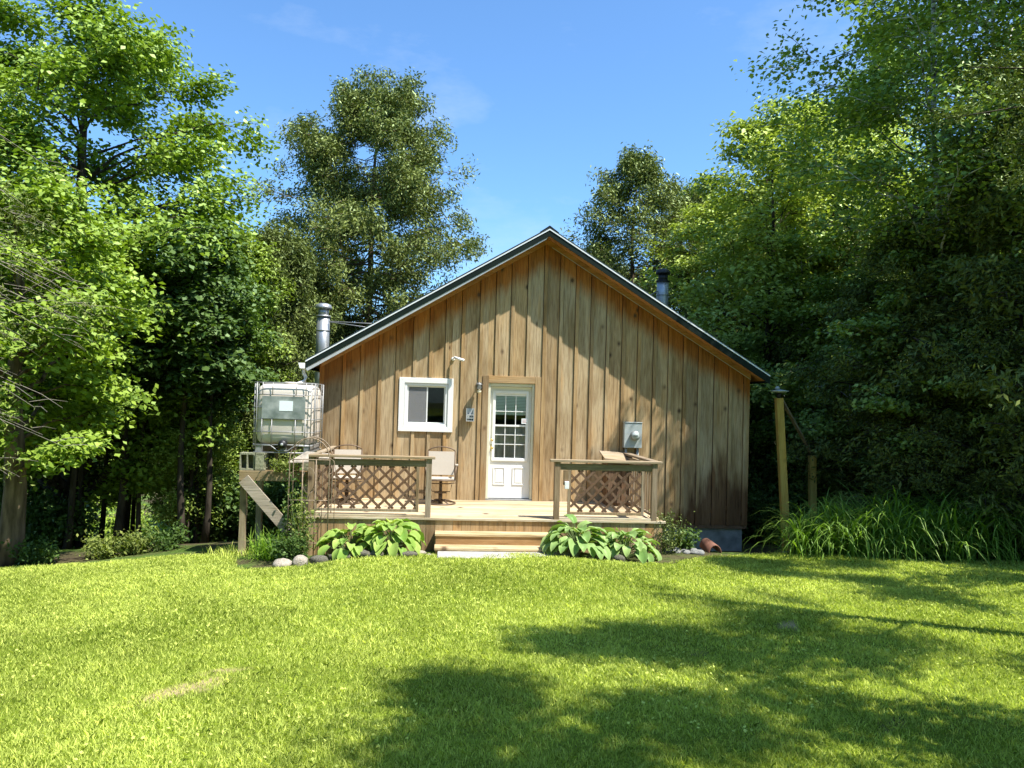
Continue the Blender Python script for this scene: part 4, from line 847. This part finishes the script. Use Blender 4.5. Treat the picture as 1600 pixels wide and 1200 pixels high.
# patio chairs
def chair(X, Y, label, rz, src=None):
    p = hw(X,Y,.001)
    if src: return copy_tree(src, 'patio_chair', p, label, YAW+rz, (1,1,1), 'swivel patio chairs on the deck')
    e = empty('patio_chair', p, label, 'chair', 'swivel patio chairs on the deck', YAW+rz)
    m = MB(); sx = .235
    # back and seat sling
    m.add([(-sx,.20,.50),(sx,.20,.50),(sx,.25,.72),(-sx,.25,.72),(sx,.30,.92),(-sx,.30,.92),(-sx,.21,.495),(sx,.21,.495),(sx,.262,.715),(-sx,.262,.715),(sx,.312,.92),(-sx,.312,.92)], [(0,1,2,3),(3,2,4,5),(7,6,9,8),(8,9,11,10),(0,6,7,1),(5,4,10,11),(1,7,8,2),(2,8,10,4),(6,0,3,9),(9,3,5,11)])
    m.build('backrest', MT['sling'], e)
    m = MB(); m.box(-sx,sx,-.25,.19,.455,.468); m.build('seat', MT['sling'], e, bevel=.004)
    m = MB()
    for s in (-1,1):
        m.tube([(s*.25,-.26,.44),(s*.25,.18,.45),(s*.25,.22,.55),(s*.25,.315,.93)], .012, 8)
        m.tube([(s*.25,-.24,.44),(s*.27,-.22,.66),(s*.28,-.10,.69),(s*.275,.2,.67),(s*.25,.25,.66)], .012, 8)
    m.tube([(-.25,.315,.93)]+[(-.25+.5*k/8,.33,.93+.075*math.sin(math.pi*k/8)**.6) for k in range(1,8)]+[(.25,.315,.93)], .011, 8)
    m.tube([(-.25,-.26,.44),(.25,-.26,.44)], .012, 8); m.tube([(-.25,.18,.45),(.25,.18,.45)], .012, 8); m.build('frame', MT['bronze'], e)
    m = MB()
    for s in (-1,1): m.add([(s*.28-.025,-.12,.695),(s*.28+.025,-.12,.695),(s*.28+.025,.12,.69),(s*.28-.025,.12,.69),(s*.28-.025,-.12,.715),(s*.28+.025,-.12,.715),(s*.28+.025,.12,.71),(s*.28-.025,.12,.71)], [(0,3,2,1),(4,5,6,7),(0,1,5,4),(1,2,6,5),(2,3,7,6),(3,0,4,7)])
    split(m, 'armrest', MT['sling'], e)
    m = MB(); m.tube([(-.27,-.05,.375),(-.14,-.06,.365),(.14,-.06,.365),(.27,-.05,.385)], .010, 8); m.tube([(-.2,-.1,.36),(-.15,-.1,.23),(.17,-.1,.23),(.2,-.1,.36)], .008, 8)
    m.box(-.11,.11,-.1,.1,.195,.212); m.build('spring_platform', MT['bronze'], e)
    m = MB(); m.tube([(0,0,.04),(0,0,.44)], .028, 12); m.tube([(0,0,.0),(0,0,.19)], .036, 12); m.build('pedestal', MT['bronze'], e)
    m = MB()
    m.tube([(.27*math.cos(k*math.pi/12),.27*math.sin(k*math.pi/12),.016) for k in range(25)], .013, 8)
    for k in range(4): a = k*math.pi/2+.6; m.tube([(0,0,.075),(.14*math.cos(a),.14*math.sin(a),.06),(.265*math.cos(a),.265*math.sin(a),.02)], .013, 8)
    m.build('base_ring', MT['bronze'], e)
    return e
ch = chair(2.28,-.62,'beige swivel chair standing in full view right of the left railing, under the window',0.)
chair(.62,-.70,'beige swivel chair half hidden behind the left railing, next to the water tank',.12,ch)

# ------------------------------------------------------------------ water tank on its stand
TK = hthing('water_tank', -.33,-1.15,.925, 'square milky water tank in a galvanised cage on the timber stand', 'tank')
hx_, hy_ = .48,.48
m = MB()   # rounded bottle
def rbox(m, hx, hy, z0, z1, r):
    prof = [(z0,r*.6),(z0+r*.4,r*.15),(z0+r,0),(z1-r,0),(z1-r*.4,r*.15),(z1,r*.6)]; vs = []; fs = []; n = 24
    for z, ins in prof:
        for k in range(n):
            a = 2*math.pi*(k+.5)/n; c, s = math.cos(a), math.sin(a); e_ = .22
            x = math.copysign(abs(c)**e_, c)*(hx-ins); y = math.copysign(abs(s)**e_, s)*(hy-ins); vs.append((x,y,z))
    for i in range(len(prof)-1):
        for k in range(n): fs.append((i*n+k,i*n+(k+1)%n,(i+1)*n+(k+1)%n,(i+1)*n+k))
    fs.append(tuple(range(n-1,-1,-1))); fs.append(tuple(range(len(vs)-n,len(vs)))); m.add(vs, fs, True)
rbox(m, hx_-.02, hy_-.02, .14, 1.13, .13); m.lathe([(.11,1.12),(.11,1.17),(.09,1.18)], (0,0,0), 20)
m.build('bottle', MT['plastic'], TK)
m = MB(); 
for z in (.13,.34,.55,.745,.955,1.155):
    m.tube([(-hx_,-hy_,z),(hx_,-hy_,z),(hx_,hy_,z),(-hx_,hy_,z),(-hx_,-hy_,z)], .009, 6)
for s in (-1,1):
    for k, x in enumerate((-.44,-.35,-.19,.19,.35,.44)):
        full = abs(x) > .4
        for (za,zb) in (((.06,1.155),) if full else ((.13,.55),(.955,1.155)) if abs(x) < .3 or True else ()):
            m.tube([(x,s*(hy_+.006),za),(x,s*(hy_+.006),zb)], .008, 6); m.tube([(s*(hx_+.006),x,za),(s*(hx_+.006),x,1.155 if s > 0 else zb)], .008, 6)
m.build('cage', MT['galv'], TK)
m = MB(); m.box(-.355,.345,-hy_-.016,-hy_-.010,.56,.93); lb = m.build('label_plate', MT['label'], TK)
m = MB(); m.box(-.075,.145,-hy_-.0195,-hy_-.0165,.69,.855); m.build('paper_label', MT['note'], lb)
m = MB(); m.lathe([(.065,-.09),(.07,-.07),(.07,.03)], (.0,-hy_+.02,.14), 18, 'Y'); m.lathe([(.035,-.105),(.04,-.09)], (.0,-hy_+.02,.14), 14, 'Y'); vb = m.build('valve', MT['black'], TK)
m = MB(); m.lathe([(.022,-.108),(.024,-.1055)], (.0,-hy_+.02,.14), 12, 'Y'); m.build('valve_plug', MT['palemetal'], vb)
m = MB()
for x in (-.44,.34): m.box(x,x+.10,-hy_,hy_,.0,.115)
m.box(-.05,.05,-hy_+.06,hy_,.0,.115); m.tube([(-.47,-hy_,.118),(-.2,-hy_,.118),(-.08,-hy_-.01,.03),(.08,-hy_-.01,.03),(.2,-hy_,.118),(.47,-hy_,.118)], .012, 6); m.tube([(-.47,-hy_,.0),(.47,-hy_,.0)], .012, 6); m.tube([(-.47,hy_,.012),(.47,hy_,.012)], .012, 6); m.build('pallet', MT['galv'], TK)

SD = hthing('tank_stand', 0,0,0, 'tall timber stand with a diagonal plank brace carrying the water tank', 'stand')
m = MB(); 
for (x,y) in ((-1.13,-1.72),(-1.13,-.62),(.05,-.62)): m.build if False else None
def sp_(x, y): m_ = MB(); m_.box(x,x+.10,y,y+.10,-1.35,.597); return m_.build('post', MT['standz'], SD, bevel=.004)
for (x,y) in ((-.965,-1.72),(-.965,-.62),(.02,-1.72),(.02,-.62)): sp_(x,y)
m = MB(); m.box(-.98,.14,-1.765,-1.722,.47,.630); m.box(-.98,.14,-.52,-.478,.47,.630); split(m, 'beam', MT['standx'], SD, bevel=.004)
m = MB(); 
for y in (-1.60,-1.30,-1.0,-.70): m.box(-.975,.13,y,y+.14,.598,.632)
split(m, 'platform_board', MT['standx'], SD, bevel=.003)
m = MB(); m.bar((-.90,-1.79,.50),(-.16,-1.79,-.32), .03, .19, upv=(0,0,1)); m.build('brace', MT['brace'], SD, bevel=.003)
def cinder(X, Y, Z, label, rz=0., src=None):
    if src: return copy_tree(src, 'cinder_block', hw(X,Y,Z), label, YAW+rz, (1,1,1), 'cinder blocks under the tank')
    e = hthing('cinder_block', X, Y, Z, label, 'cinder block', 'cinder blocks under the tank', rz)
    m = MB(); L_, H_, D_ = .195,.285,.19
    t = .03
    for a in ((-L_,-L_+t,0,H_),(L_-t,L_,0,H_),(-t/2,t/2,0,H_),(-L_,L_,0,t),(-L_,L_,H_-t,H_)): m.prism([(a[0],a[2]),(a[1],a[2]),(a[1],a[3]),(a[0],a[3])], -D_/2+.001*abs(a[0]), D_/2-.001*abs(a[1]))
    m.prism([(-L_+t,t),(L_-t,t),(L_-t,H_-t),(-L_+t,H_-t)], D_/2-.02, D_/2-.005); m.build('block', MT['block'], e); return e
cb = cinder(-.872,-1.62,.634, 'hollow cinder block at the front left under the tank, its two holes facing out')
m = None
cinder(-.67,-1.58,.634, 'cinder block turned end on beside the hollow one under the tank', math.pi/2, cb).scale = (.8,.7,1)
cb.scale = (.62,1,1)
cinder(.04,-1.4,.634, 'cinder block under the right end of the tank', math.pi/2, cb)
cinder(-.80,-.74,.634, 'cinder block under the rear left of the tank', 0, cb)
e = hthing('stone_slab', .17,-1.86,.78, 'tilted sandy stone slab lying on the stand between tank and railing', 'stone')
m = MB(); m.add([(-.34,-.15,0),(.30,-.17,.02),(.30,.15,.10),(-.1,.16,.12),(-.34,-.15,.03),(.30,-.17,.06),(.30,.15,.16),(-.1,.16,.19)], [(0,3,2,1),(4,5,6,7),(0,1,5,4),(1,2,6,5),(2,3,7,6),(3,0,4,7)]); m.build('slab', MT['stone'], e, bevel=.015)

# ------------------------------------------------------------------ wire trellis
TR = hthing('garden_trellis', .285,-2.62,-.62, 'rusty wire garden arch trellis standing at the left end of the deck', 'trellis')
m = MB(); w_ = .30
arc = lambda rr, n=14: [(rr*math.cos(math.pi*(1-k/n)),0,1.52+.33*math.sin(math.pi*k/n)) for k in range(n+1)]
m.tube([(-w_,0,-.05),(-w_,0,1.52)]+arc(w_)[1:-1]+[(w_,0,1.52),(w_,0,-.05)], .009, 6)
m.tube([(-w_,.3,-.05),(-w_,.3,1.52)]+[(a,.3,b) for a,_,b in arc(w_)[1:-1]]+[(w_,.3,1.52),(w_,.3,-.05)], .009, 6)
for x in (-.1,.1): m.tube([(x,0,.0),(x,0,1.52)], .008, 6)
for z in (.25,.9,1.52): m.tube([(-w_,0,z),(w_,0,z)], .007, 5)
for z in (.3,.8,1.3,1.6): 
    for s in (-1,1): m.tube([(s*w_*(1 if z < 1.55 else .93),0,z),(s*w_*(1 if z < 1.55 else .93),.3,z)], .004, 5)
m.tube([(w_*math.cos(t)*.33-.0,0,1.2+.1*math.sin(t)*2) for t in np.linspace(0,6.28,14)], .004, 5)
m.build('wire_frame', MT['rust'], TR)
# second low trellis hoop nearer the steps rail
e = hthing('wire_hoop', .55,-2.5,-.55, 'plain wire plant hoop leaning at the railing beside the trellis', 'plant support')
m = MB(); m.tube([(-.08,0,0),(-.08,0,1.3),(-.04,0,1.44),(.02,0,1.47),(.08,0,1.43),(.11,0,1.3),(.11,0,0)], .005, 6); m.build('wire', MT['rust'], e)

# ------------------------------------------------------------------ yellow posts with plate
PP = empty('post_frame', tuple(px(1226,640,15.0).xy)+(gz(5.3,15.0),), 'two yellow timber posts joined by a sloping rail, grey plate on top of the taller', 'post')
p0 = px(1217,622,15.0)-PP.location; p1 = px(1231,860,15.0)-PP.location
m = MB(); m.bar(Vector((p1.x,0,p1.z-.4)), Vector((p0.x,0,p0.z)), .135, .135, upv=(0,1,0)); m.build('tall_post', MT['postyellow'], PP, bevel=.005)
q0 = px(1269,712,15.9)-PP.location; q1 = px(1273,800,15.9)-PP.location
m = MB(); m.bar(Vector((q1.x,q1.y,-1.)), q0, .13, .13, upv=(0,1,0)); m.build('short_post', MT['postyellow'], PP, bevel=.005)
m = MB(); m.bar(p0+Vector((.08,.08,-.02)), q0+Vector((-.06,-.08,.06)), .06, .04); m.build('sloping_rail', MT['greyz'], PP)
m = MB(); m.tube([p0+Vector((0,0,.0)), p0+Vector((.02,0,.11))], .045, 10); m.build('plate_stem', MT['black'], PP)
m = MB(); m.lathe([(.02,.10),(.165,.125),(.17,.145),(.04,.165)], tuple(p0+Vector((.02,0,0))), 18); m.lathe([(.045,.166),(.05,.20),(.02,.23)], tuple(p0+Vector((-.03,0,0))), 12); m.build('top_plate', MT['meter'], PP)

# ------------------------------------------------------------------ rocks
def rock_mesh(seed, mat):
    r = np.random.default_rng(seed); import bmesh as _b
    bm = _b.new(); _b.ops.create_icosphere(bm, subdivisions=3, radius=1.)
    ph = r.uniform(0,6,9); fr = r.uniform(1.2,3.4,9)
    for v in bm.verts:
        c = v.co.normalized(); k = 1+.13*math.sin(c.x*fr[0]+ph[0])+.13*math.sin(c.y*fr[1]*1.4+ph[1])+.10*math.sin(c.z*fr[2]*1.7+ph[2])+.05*math.sin(c.x*9+ph[3])*math.sin(c.y*8+ph[4])+.03*math.sin(c.z*17+ph[5]+c.x*9)
        v.co = c*k; v.co.z *= .72
    me = bpy.data.meshes.new('stone'); bm.to_mesh(me); bm.free(); me.materials.append(mat); me.polygons.foreach_set('use_smooth', [True]*len(me.polygons)); return me
RM = [rock_mesh(i, MT[k]) for i, k in ((1,'stone'),(2,'stone'),(3,'stonedark'),(4,'stonedark'),(5,'stonegrey'),(6,'stonegrey'))]
def stone(u, v, d, s, k, label, name='border_stone', group='stones edging the flower beds', rz=0.):
    p = px(u, v, d); o = bpy.data.objects.new(name, RM[k]); COL.objects.link(o); o.location = (p.x, p.y, gz(p.x,p.y)+.28*s[2]); o.scale = s; o.rotation_euler = (0,0,rz); tag(o, label, 'stone', group)
stone(443,876,11.05,(.135,.12,.13),0,'pale rounded boulder at the left corner of the bed, left one of the bright pair')
stone(469,873,11.1,(.135,.12,.125),1,'pale rounded boulder, right one of the bright pair at the left corner of the bed',rz=1.)
stone(497,873,11.15,(.13,.1,.10),2,'dark mossy stone right beside the two pale boulders')
labs = ['dark edging stone under the left side of the leftmost hosta','dark edging stone at the middle of the left hosta bed','dark edging stone below the gap between the two left hostas','dark edging stone under the second hosta','dark edging stone under the right side of the second hosta','dark edging stone where the left bed meets the steps']
for k, (u, lab) in enumerate(zip((522,545,568,591,612,634), labs)): stone(u,870,11.35,(.10+.02*(k%3),.09,.085),2+(k%2),lab,rz=k*1.3)
stone(657,866,11.6,(.10,.08,.06),1,'small pale stone against the left side of the steps',rz=.4)
stone(672,869,11.5,(.06,.05,.05),0,'smallest pale stone touching the bottom step',rz=2.)
labs = ['mossy stone right of the steps under the first right hosta','mossy stone in front of the first right hosta','mossy stone between the two right hostas','mossy stone in front of the second right hosta']
for k, (u, lab) in enumerate(zip((876,897,930,965), labs)): stone(u,867,11.55,(.11,.09,.09),3-(k%2),lab,rz=k*1.9)
labs = ['grey stone at the right end of the hosta bed','small grey stone next to the grey end stone','grey stone left of the clay tile','flat grey stone nearest the clay tile','low grey stone before the foundation wall']
for k, (u, lab) in enumerate(zip((1042,1056,1070,1083,1093), labs)): stone(u,862,12.7,(.085,.08,.075),4+(k%2),lab,rz=k*1.1)
stone(1228,866,13.5,(.12,.1,.07),4,'grey stone at the foot of the tall yellow post',rz=.8)
stone(1246,866,13.3,(.10,.1,.07),5,'grey stone left of the day lilies',rz=1.8)
stone(243,874,15.0,(.16,.1,.10),2,'dark stone at the left lawn edge before the sunlit gap',name='field_stone')
p = px(1110,858,13.2); e = empty('clay_tile', (p.x,13.2,gz(p.x,13.2)+.0), 'reddish clay roof tile leaning at the foundation', 'tile', rz=.2)
m = MB(); n_ = 9
vs = [(math.cos(math.pi*k/(n_-1))*.12,y,.15*math.sin(math.pi*k/(n_-1))+(.05 if y > 0 else 0)) for y in (-.18,.18) for k in range(n_)]; vs += [(x*.86,y,z*.86) for x,y,z in vs]
fs = [(k,k+1,k+1+n_,k+n_) for k in range(n_-1)]+[(k+2*n_,k+3*n_,k+1+3*n_,k+1+2*n_) for k in range(n_-1)]+[(k,k+2*n_,k+1+2*n_,k+1) for k in range(n_-1)]+[(k+n_,k+1+n_,k+1+3*n_,k+3*n_) for k in range(n_-1)]
m.add(vs, fs, True); m.build('tile', MT['terracotta'], e)

# ------------------------------------------------------------------ herbaceous plants
def blade_strip(rng, n, L, Wd, spread, segs=6, arch=1.5, base=.08, v0=.5, stiff=.5):
    """n arching strap leaves from the origin"""
    az = rng.uniform(0,2*np.pi,n); l = L*rng.uniform(.6,1.15,n); w = Wd*rng.uniform(.7,1.2,n); e0 = rad(88)-np.abs(rng.normal(size=n))*spread; b = rng.normal(size=(n,2))*base; ar = arch*rng.uniform(.6,1.3,n)
    V = np.zeros((n,segs+1,2,3)); P = np.stack([b[:,0],b[:,1],np.zeros(n)],-1); el = e0.copy()
    for j in range(segs+1):
        u = j/segs; sd = np.stack([-np.sin(az),np.cos(az),np.zeros(n)],-1)*(w*.5*(1-u**2.2)*(.55+.45*min(1,u*4))+.0006)[:,None]
        V[:,j,0] = P-sd; V[:,j,1] = P+sd
        st = l/segs; P = P+np.stack([np.cos(az)*np.cos(el)*st,np.sin(az)*np.cos(el)*st,np.sin(el)*st],-1); el = el-ar/segs*(u*1.6+.3)
    idx = np.arange(n*(segs+1)*2).reshape(n,segs+1,2); F = np.stack([idx[:,:-1,0],idx[:,:-1,1],idx[:,1:,1],idx[:,1:,0]],-1).reshape(-1,4)
    v = np.repeat(v0+.2*rng.normal(size=n),(segs+1)*2); return V.reshape(-1,3), F, v
def strap_plant(name, loc, label, cat, seed, mat, group=None, n=110, L=.75, Wd=.026, spread=.6, arch=1.5, part='leaves', **kw):
    V, F, v = blade_strip(np.random.default_rng(seed), n, L, Wd, spread, arch=arch, **kw); e = empty(name, loc, label, cat, group); np_mesh(part, V, 4, mat, e, v=v, smooth=True, faces=F); return e
G_L = 'day lily clumps in the right bed'
lil = [(1262,13.0,.70,'leftmost day lily clump beside the yellow post'),(1300,13.3,.95,'day lily clump second from the left of the bed'),(1335,12.9,.85,'low day lily clump in front of the brightest one'),(1372,13.4,1.12,'day lily clump whose arching leaves catch the brightest sun'),
       (1408,13.0,1.0,'day lily clump right of the brightest one, front row'),(1445,13.5,1.25,'tall day lily clump in the middle of the bed'),(1482,13.0,1.05,'day lily clump in front of the tall middle one'),(1520,13.5,1.3,'tallest day lily clump toward the right of the bed'),
       (1556,13.0,1.1,'front day lily clump near the right picture edge'),(1592,13.4,1.2,'day lily clump cut by the right picture edge'),(1630,13.0,1.1,'day lily clump just beyond the right picture edge'),(1425,14.2,1.3,'day lily clump at the back of the bed behind the tall middle one'),(1340,14.0,1.05,'day lily clump at the back left of the bed'),(1500,14.3,1.35,'day lily clump at the back right of the bed')]
src = None
for i, (u, d, s, lab) in enumerate(lil):
    p = px(u,640,d); loc = (p.x,d,gz(p.x,d)); s *= 1.45
    if src is None: src = strap_plant('day_lily', loc, lab, 'plant', 50, LM['lily'], G_L, n=300, L=1.05, Wd=.021, spread=.65, arch=2.9, base=.14); src.scale = (s,s,s)
    else: copy_tree(src, 'day_lily', loc, lab, i*1.1, (s,s,s*.95), G_L)
def hosta(name, loc, label, seed, mat, n=46, R=.42, L=.25, group=None, sc=1.):
    rng = np.random.default_rng(seed); Vs = []; Fs = []; As = []; mb = MB(); nu, nw = 7, 5; base = 0
    for i in range(n):
        az = i*2.39996+rng.normal()*.3; q = math.sqrt((i+.5)/n); r = R*q*rng.uniform(.8,1.1); h = .40*(1-.62*q**2)*rng.uniform(.85,1.15)+.02; l = L*rng.uniform(.75,1.15)*(.8+.25*q); w = l*.64
        d = np.array([math.cos(az),math.sin(az),0]); s = np.array([-math.sin(az),math.cos(az),0]); P = np.array([d[0]*r,d[1]*r,h]); el = .95-1.25*q+rng.normal()*.18; tilt = rng.normal()*.25
        mb.tube([Vector((d[0]*.02,d[1]*.02,0)), Vector((d[0]*r*.45,d[1]*r*.45,h*.7)), Vector(P)], [.006,.005,.004], 4, caps=False)
        V = np.zeros((nu,nw,3)); A = np.zeros((nu,nw)); p = P.copy(); tone = .42+.13*rng.normal()
        for a in range(nu):
            u = a/(nu-1); ww = w*.5*math.sin(math.pi*min(1,(u*.93+.07))**.72)**.8 if u < 1 else .0
            dirv = d*math.cos(el)+np.array([0,0,math.sin(el)]); nn = -d*math.sin(el)+np.array([0,0,math.cos(el)])
            for b in range(nw):
                t = (b/(nw-1)-.5)*2; ss = s*math.cos(tilt)+nn*math.sin(tilt)
                V[a,b] = p+ss*ww*t+nn*(abs(t)**1.5*ww*.35+.006*math.sin(u*14+t*5))
                A[a,b] = tone+(.24 if abs(t) > .9 or a == nu-1 else 0)
            p = p+dirv*l/(nu-1); el -= .22
        idx = np.arange(nu*nw).reshape(nu,nw)+base; base += nu*nw
        Vs.append(V.reshape(-1,3)); As.append(A.ravel()); Fs.append(np.stack([idx[:-1,:-1],idx[:-1,1:],idx[1:,1:],idx[1:,:-1]],-1).reshape(-1,4))
    e = empty(name, loc, label, 'plant', group); e.scale = (sc,sc,sc); np_mesh('leaves', np.concatenate(Vs), 4, mat, e, v=np.concatenate(As), smooth=True, faces=np.concatenate(Fs)); mb.build('stems', MT['stem'], e); return e
def ploc(u, d): p = px(u,640,d); return (p.x,d,gz(p.x,d)-.02)
hosta('hosta', ploc(556,11.72), 'broad yellow green hosta at the left end of the left bed', 61, LM['hosta'], n=64, R=.46, L=.27, group='hostas beside the steps', sc=.92)
hosta('hosta', ploc(617,11.72), 'taller bright hosta of the left bed next to the steps', 62, LM['hosta'], n=66, R=.36, L=.25, group='hostas beside the steps', sc=1.06)
hosta('hosta', ploc(907,11.86), 'tall pale edged hosta directly right of the steps', 63, LM['hostablue'], n=62, R=.38, L=.28, group='hostas beside the steps', sc=1.08)
hosta('hosta', ploc(982,11.92), 'lower darker hosta at the right end of the deck', 64, LM['hostablue'], n=70, R=.46, L=.25, group='hostas beside the steps', sc=.95)
# shrubs: leafy mass on stems
def leafy(name, loc, label, cat, seed, mat, H, R, n, L=.05, Wd=.03, stems=14, v0=.5, group=None, stemmat=None, sig=.07):
    rng = np.random.default_rng(seed); mb = MB(); pts = []
    for i in range(stems):
        az = rng.uniform(0,6.28); r = R*math.sqrt(rng.random()); h = H*rng.uniform(.55,1.05); p0 = np.array([math.cos(az)*r*.25,math.sin(az)*r*.25,0]); p1 = np.array([math.cos(az)*r,math.sin(az)*r,h]); pm = (p0+p1)/2+rng.normal(size=3)*.05
        mb.tube([Vector(p0),Vector(pm),Vector(p1)], [.006,.005,.002], 4, caps=False)
        for w in np.linspace(.25,1,8): pts.append((p0*(1-w)**2+2*pm*w*(1-w)+p1*w*w))
    pts = np.array(pts); idx = rng.integers(0,len(pts),n); P = pts[idx]+rng.normal(size=(n,3))*sig; P[:,2] = np.abs(P[:,2]); V, A = leaf_quads(rng, P, L, Wd, upb=.7, v0=v0, droop=.2)
    e = empty(name, loc, label, cat, group); mb.build('stems', stemmat or MT['stem'], e); np_mesh('leaves', V, 4, mat, e, v=A); return e
leafy('climbing_plant', ploc(478,11.65), 'yellow green climber growing up the wire trellis', 'plant', 71, LM['vine'], 1.05, .22, 620, L=.055, Wd=.032, stems=14, sig=.05)
leafy('green_shrub', ploc(462,11.5), 'low leafy green bush at the foot of the trellis', 'shrub', 72, LM['shrub'], .50, .28, 1100, L=.055, Wd=.032, stems=18, sig=.07)
leafy('climbing_vine', ploc(466,12.1), 'thin vine with round leaves hanging in the shade behind the trellis', 'plant', 73, LM['shrub'], 1.35, .20, 420, L=.06, Wd=.05, stems=9, sig=.05)
leafy('trailing_plant', (lambda p: (p.x,p.y,.62))(hw(-.26,-1.70)), 'small trailing plant on the tank stand below the tank valve', 'plant', 74, LM['vine'], .24, .28, 500, L=.06, Wd=.03, stems=12, sig=.05)
leafy('dark_shrub', ploc(1047,12.6), 'dark bush between the right hosta and the foundation', 'shrub', 75, LM['darkcedar'], .62, .26, 1100, L=.045, Wd=.025, stems=14, sig=.07)
leafy('small_shrub', ploc(1072,12.9), 'small round leaved bush in front of the foundation wall', 'shrub', 76, LM['shrub'], .42, .25, 500, L=.07, Wd=.05, stems=9, sig=.06)
strap_plant('ornamental_grass', ploc(420,12.1), 'silvery green grass tuft below the plank brace', 'plant', 81, LM['lily'], n=170, L=.55, Wd=.013, spread=.75, arch=1.2, v0=.85)
strap_plant('iris_clump', ploc(440,11.9), 'dark green strap leaved clump left of the trellis bush', 'plant', 82, LM['lily'], n=90, L=.5, Wd=.022, spread=.4, arch=.9)
strap_plant('grass_tuft', ploc(378,12.6), 'bright yellow green grass tuft at the foot of the left stand post', 'plant', 83, LM['grass'], n=420, L=.20, Wd=.009, spread=.5, arch=.9, base=.22, v0=.6)
for i, (u, d, lab) in enumerate(((172,13.3,'pale leafy plant at the lawn edge right of the brown trunk'),(215,13.6,'pale leafy plant in front of the thickest young trunk'),(70,12.9,'dark leafy plant at the foot of the brown trunk'),(262,13.8,'leafy plant at the right end of the lawn edge gap'))):
    leafy('ground_plant', ploc(u,d), lab, 'plant', 90+i, LM['vine'] if i in (0,1) else LM['shrub'], .36, .42, 900, L=.08, Wd=.04, stems=18, sig=.07, group='plants along the left lawn edge')
# bushes on the sunlit bank behind the left trunks and under the trees
bush = leafy('wild_bush', ploc(82,16.8), 'wild green bush between the brown trunk and the thin leaning trunk', 'shrub', 99, LM['shrub'], 1.1, .9, 3600, L=.10, Wd=.06, stems=26, sig=.16, group='wild bushes in the left wood')
sunny = leafy('sunlit_bush', ploc(165,27), 'bright bush on the sunlit bank behind the lone young tree', 'shrub', 98, LM['oak'], 1.1, 1.0, 3000, L=.10, Wd=.07, stems=26, sig=.18, group='bushes on the sunlit bank')
for i, (u, d, s, lab) in enumerate(((235,26,1.1,'bright bush on the sunlit bank right of the thin trunks'),(190,33,1.5,'bright bush farthest up the sunlit bank, left'),(300,31,1.4,'bright bush farthest up the sunlit bank, right'))):
    copy_tree(sunny, 'sunlit_bush', ploc(u,d), lab, i*.9, (s,s,s), 'bushes on the sunlit bank')
for i, (u, d, s, lab) in enumerate(((20,17.5,1.4,'wild bush behind the brown trunk'),(345,18.5,1.35,'wild bush behind the pair of thin trees'),(400,19,1.5,'wild bush behind the tank stand'),(450,17.5,1.3,'wild bush in the shade right behind the stand brace'),(90,22,1.5,'wild bush far behind the leaning young tree'))):
    copy_tree(bush, 'wild_bush', ploc(u,d), lab, i*.9, (s,s,s), 'wild bushes in the left wood')
for i, (u, d, s, lab) in enumerate(((1205,16.5,1.0,'wild bush in the dark behind the foundation corner'),(1305,17.6,1.1,'wild bush in the dark behind the short yellow post'),(1250,19,1.6,'wild bush between the yellow posts far back'))):
    copy_tree(bush, 'wild_bush', ploc(u,d), lab, i*.9+.3, (s,s,s), 'wild bushes in the right wood')
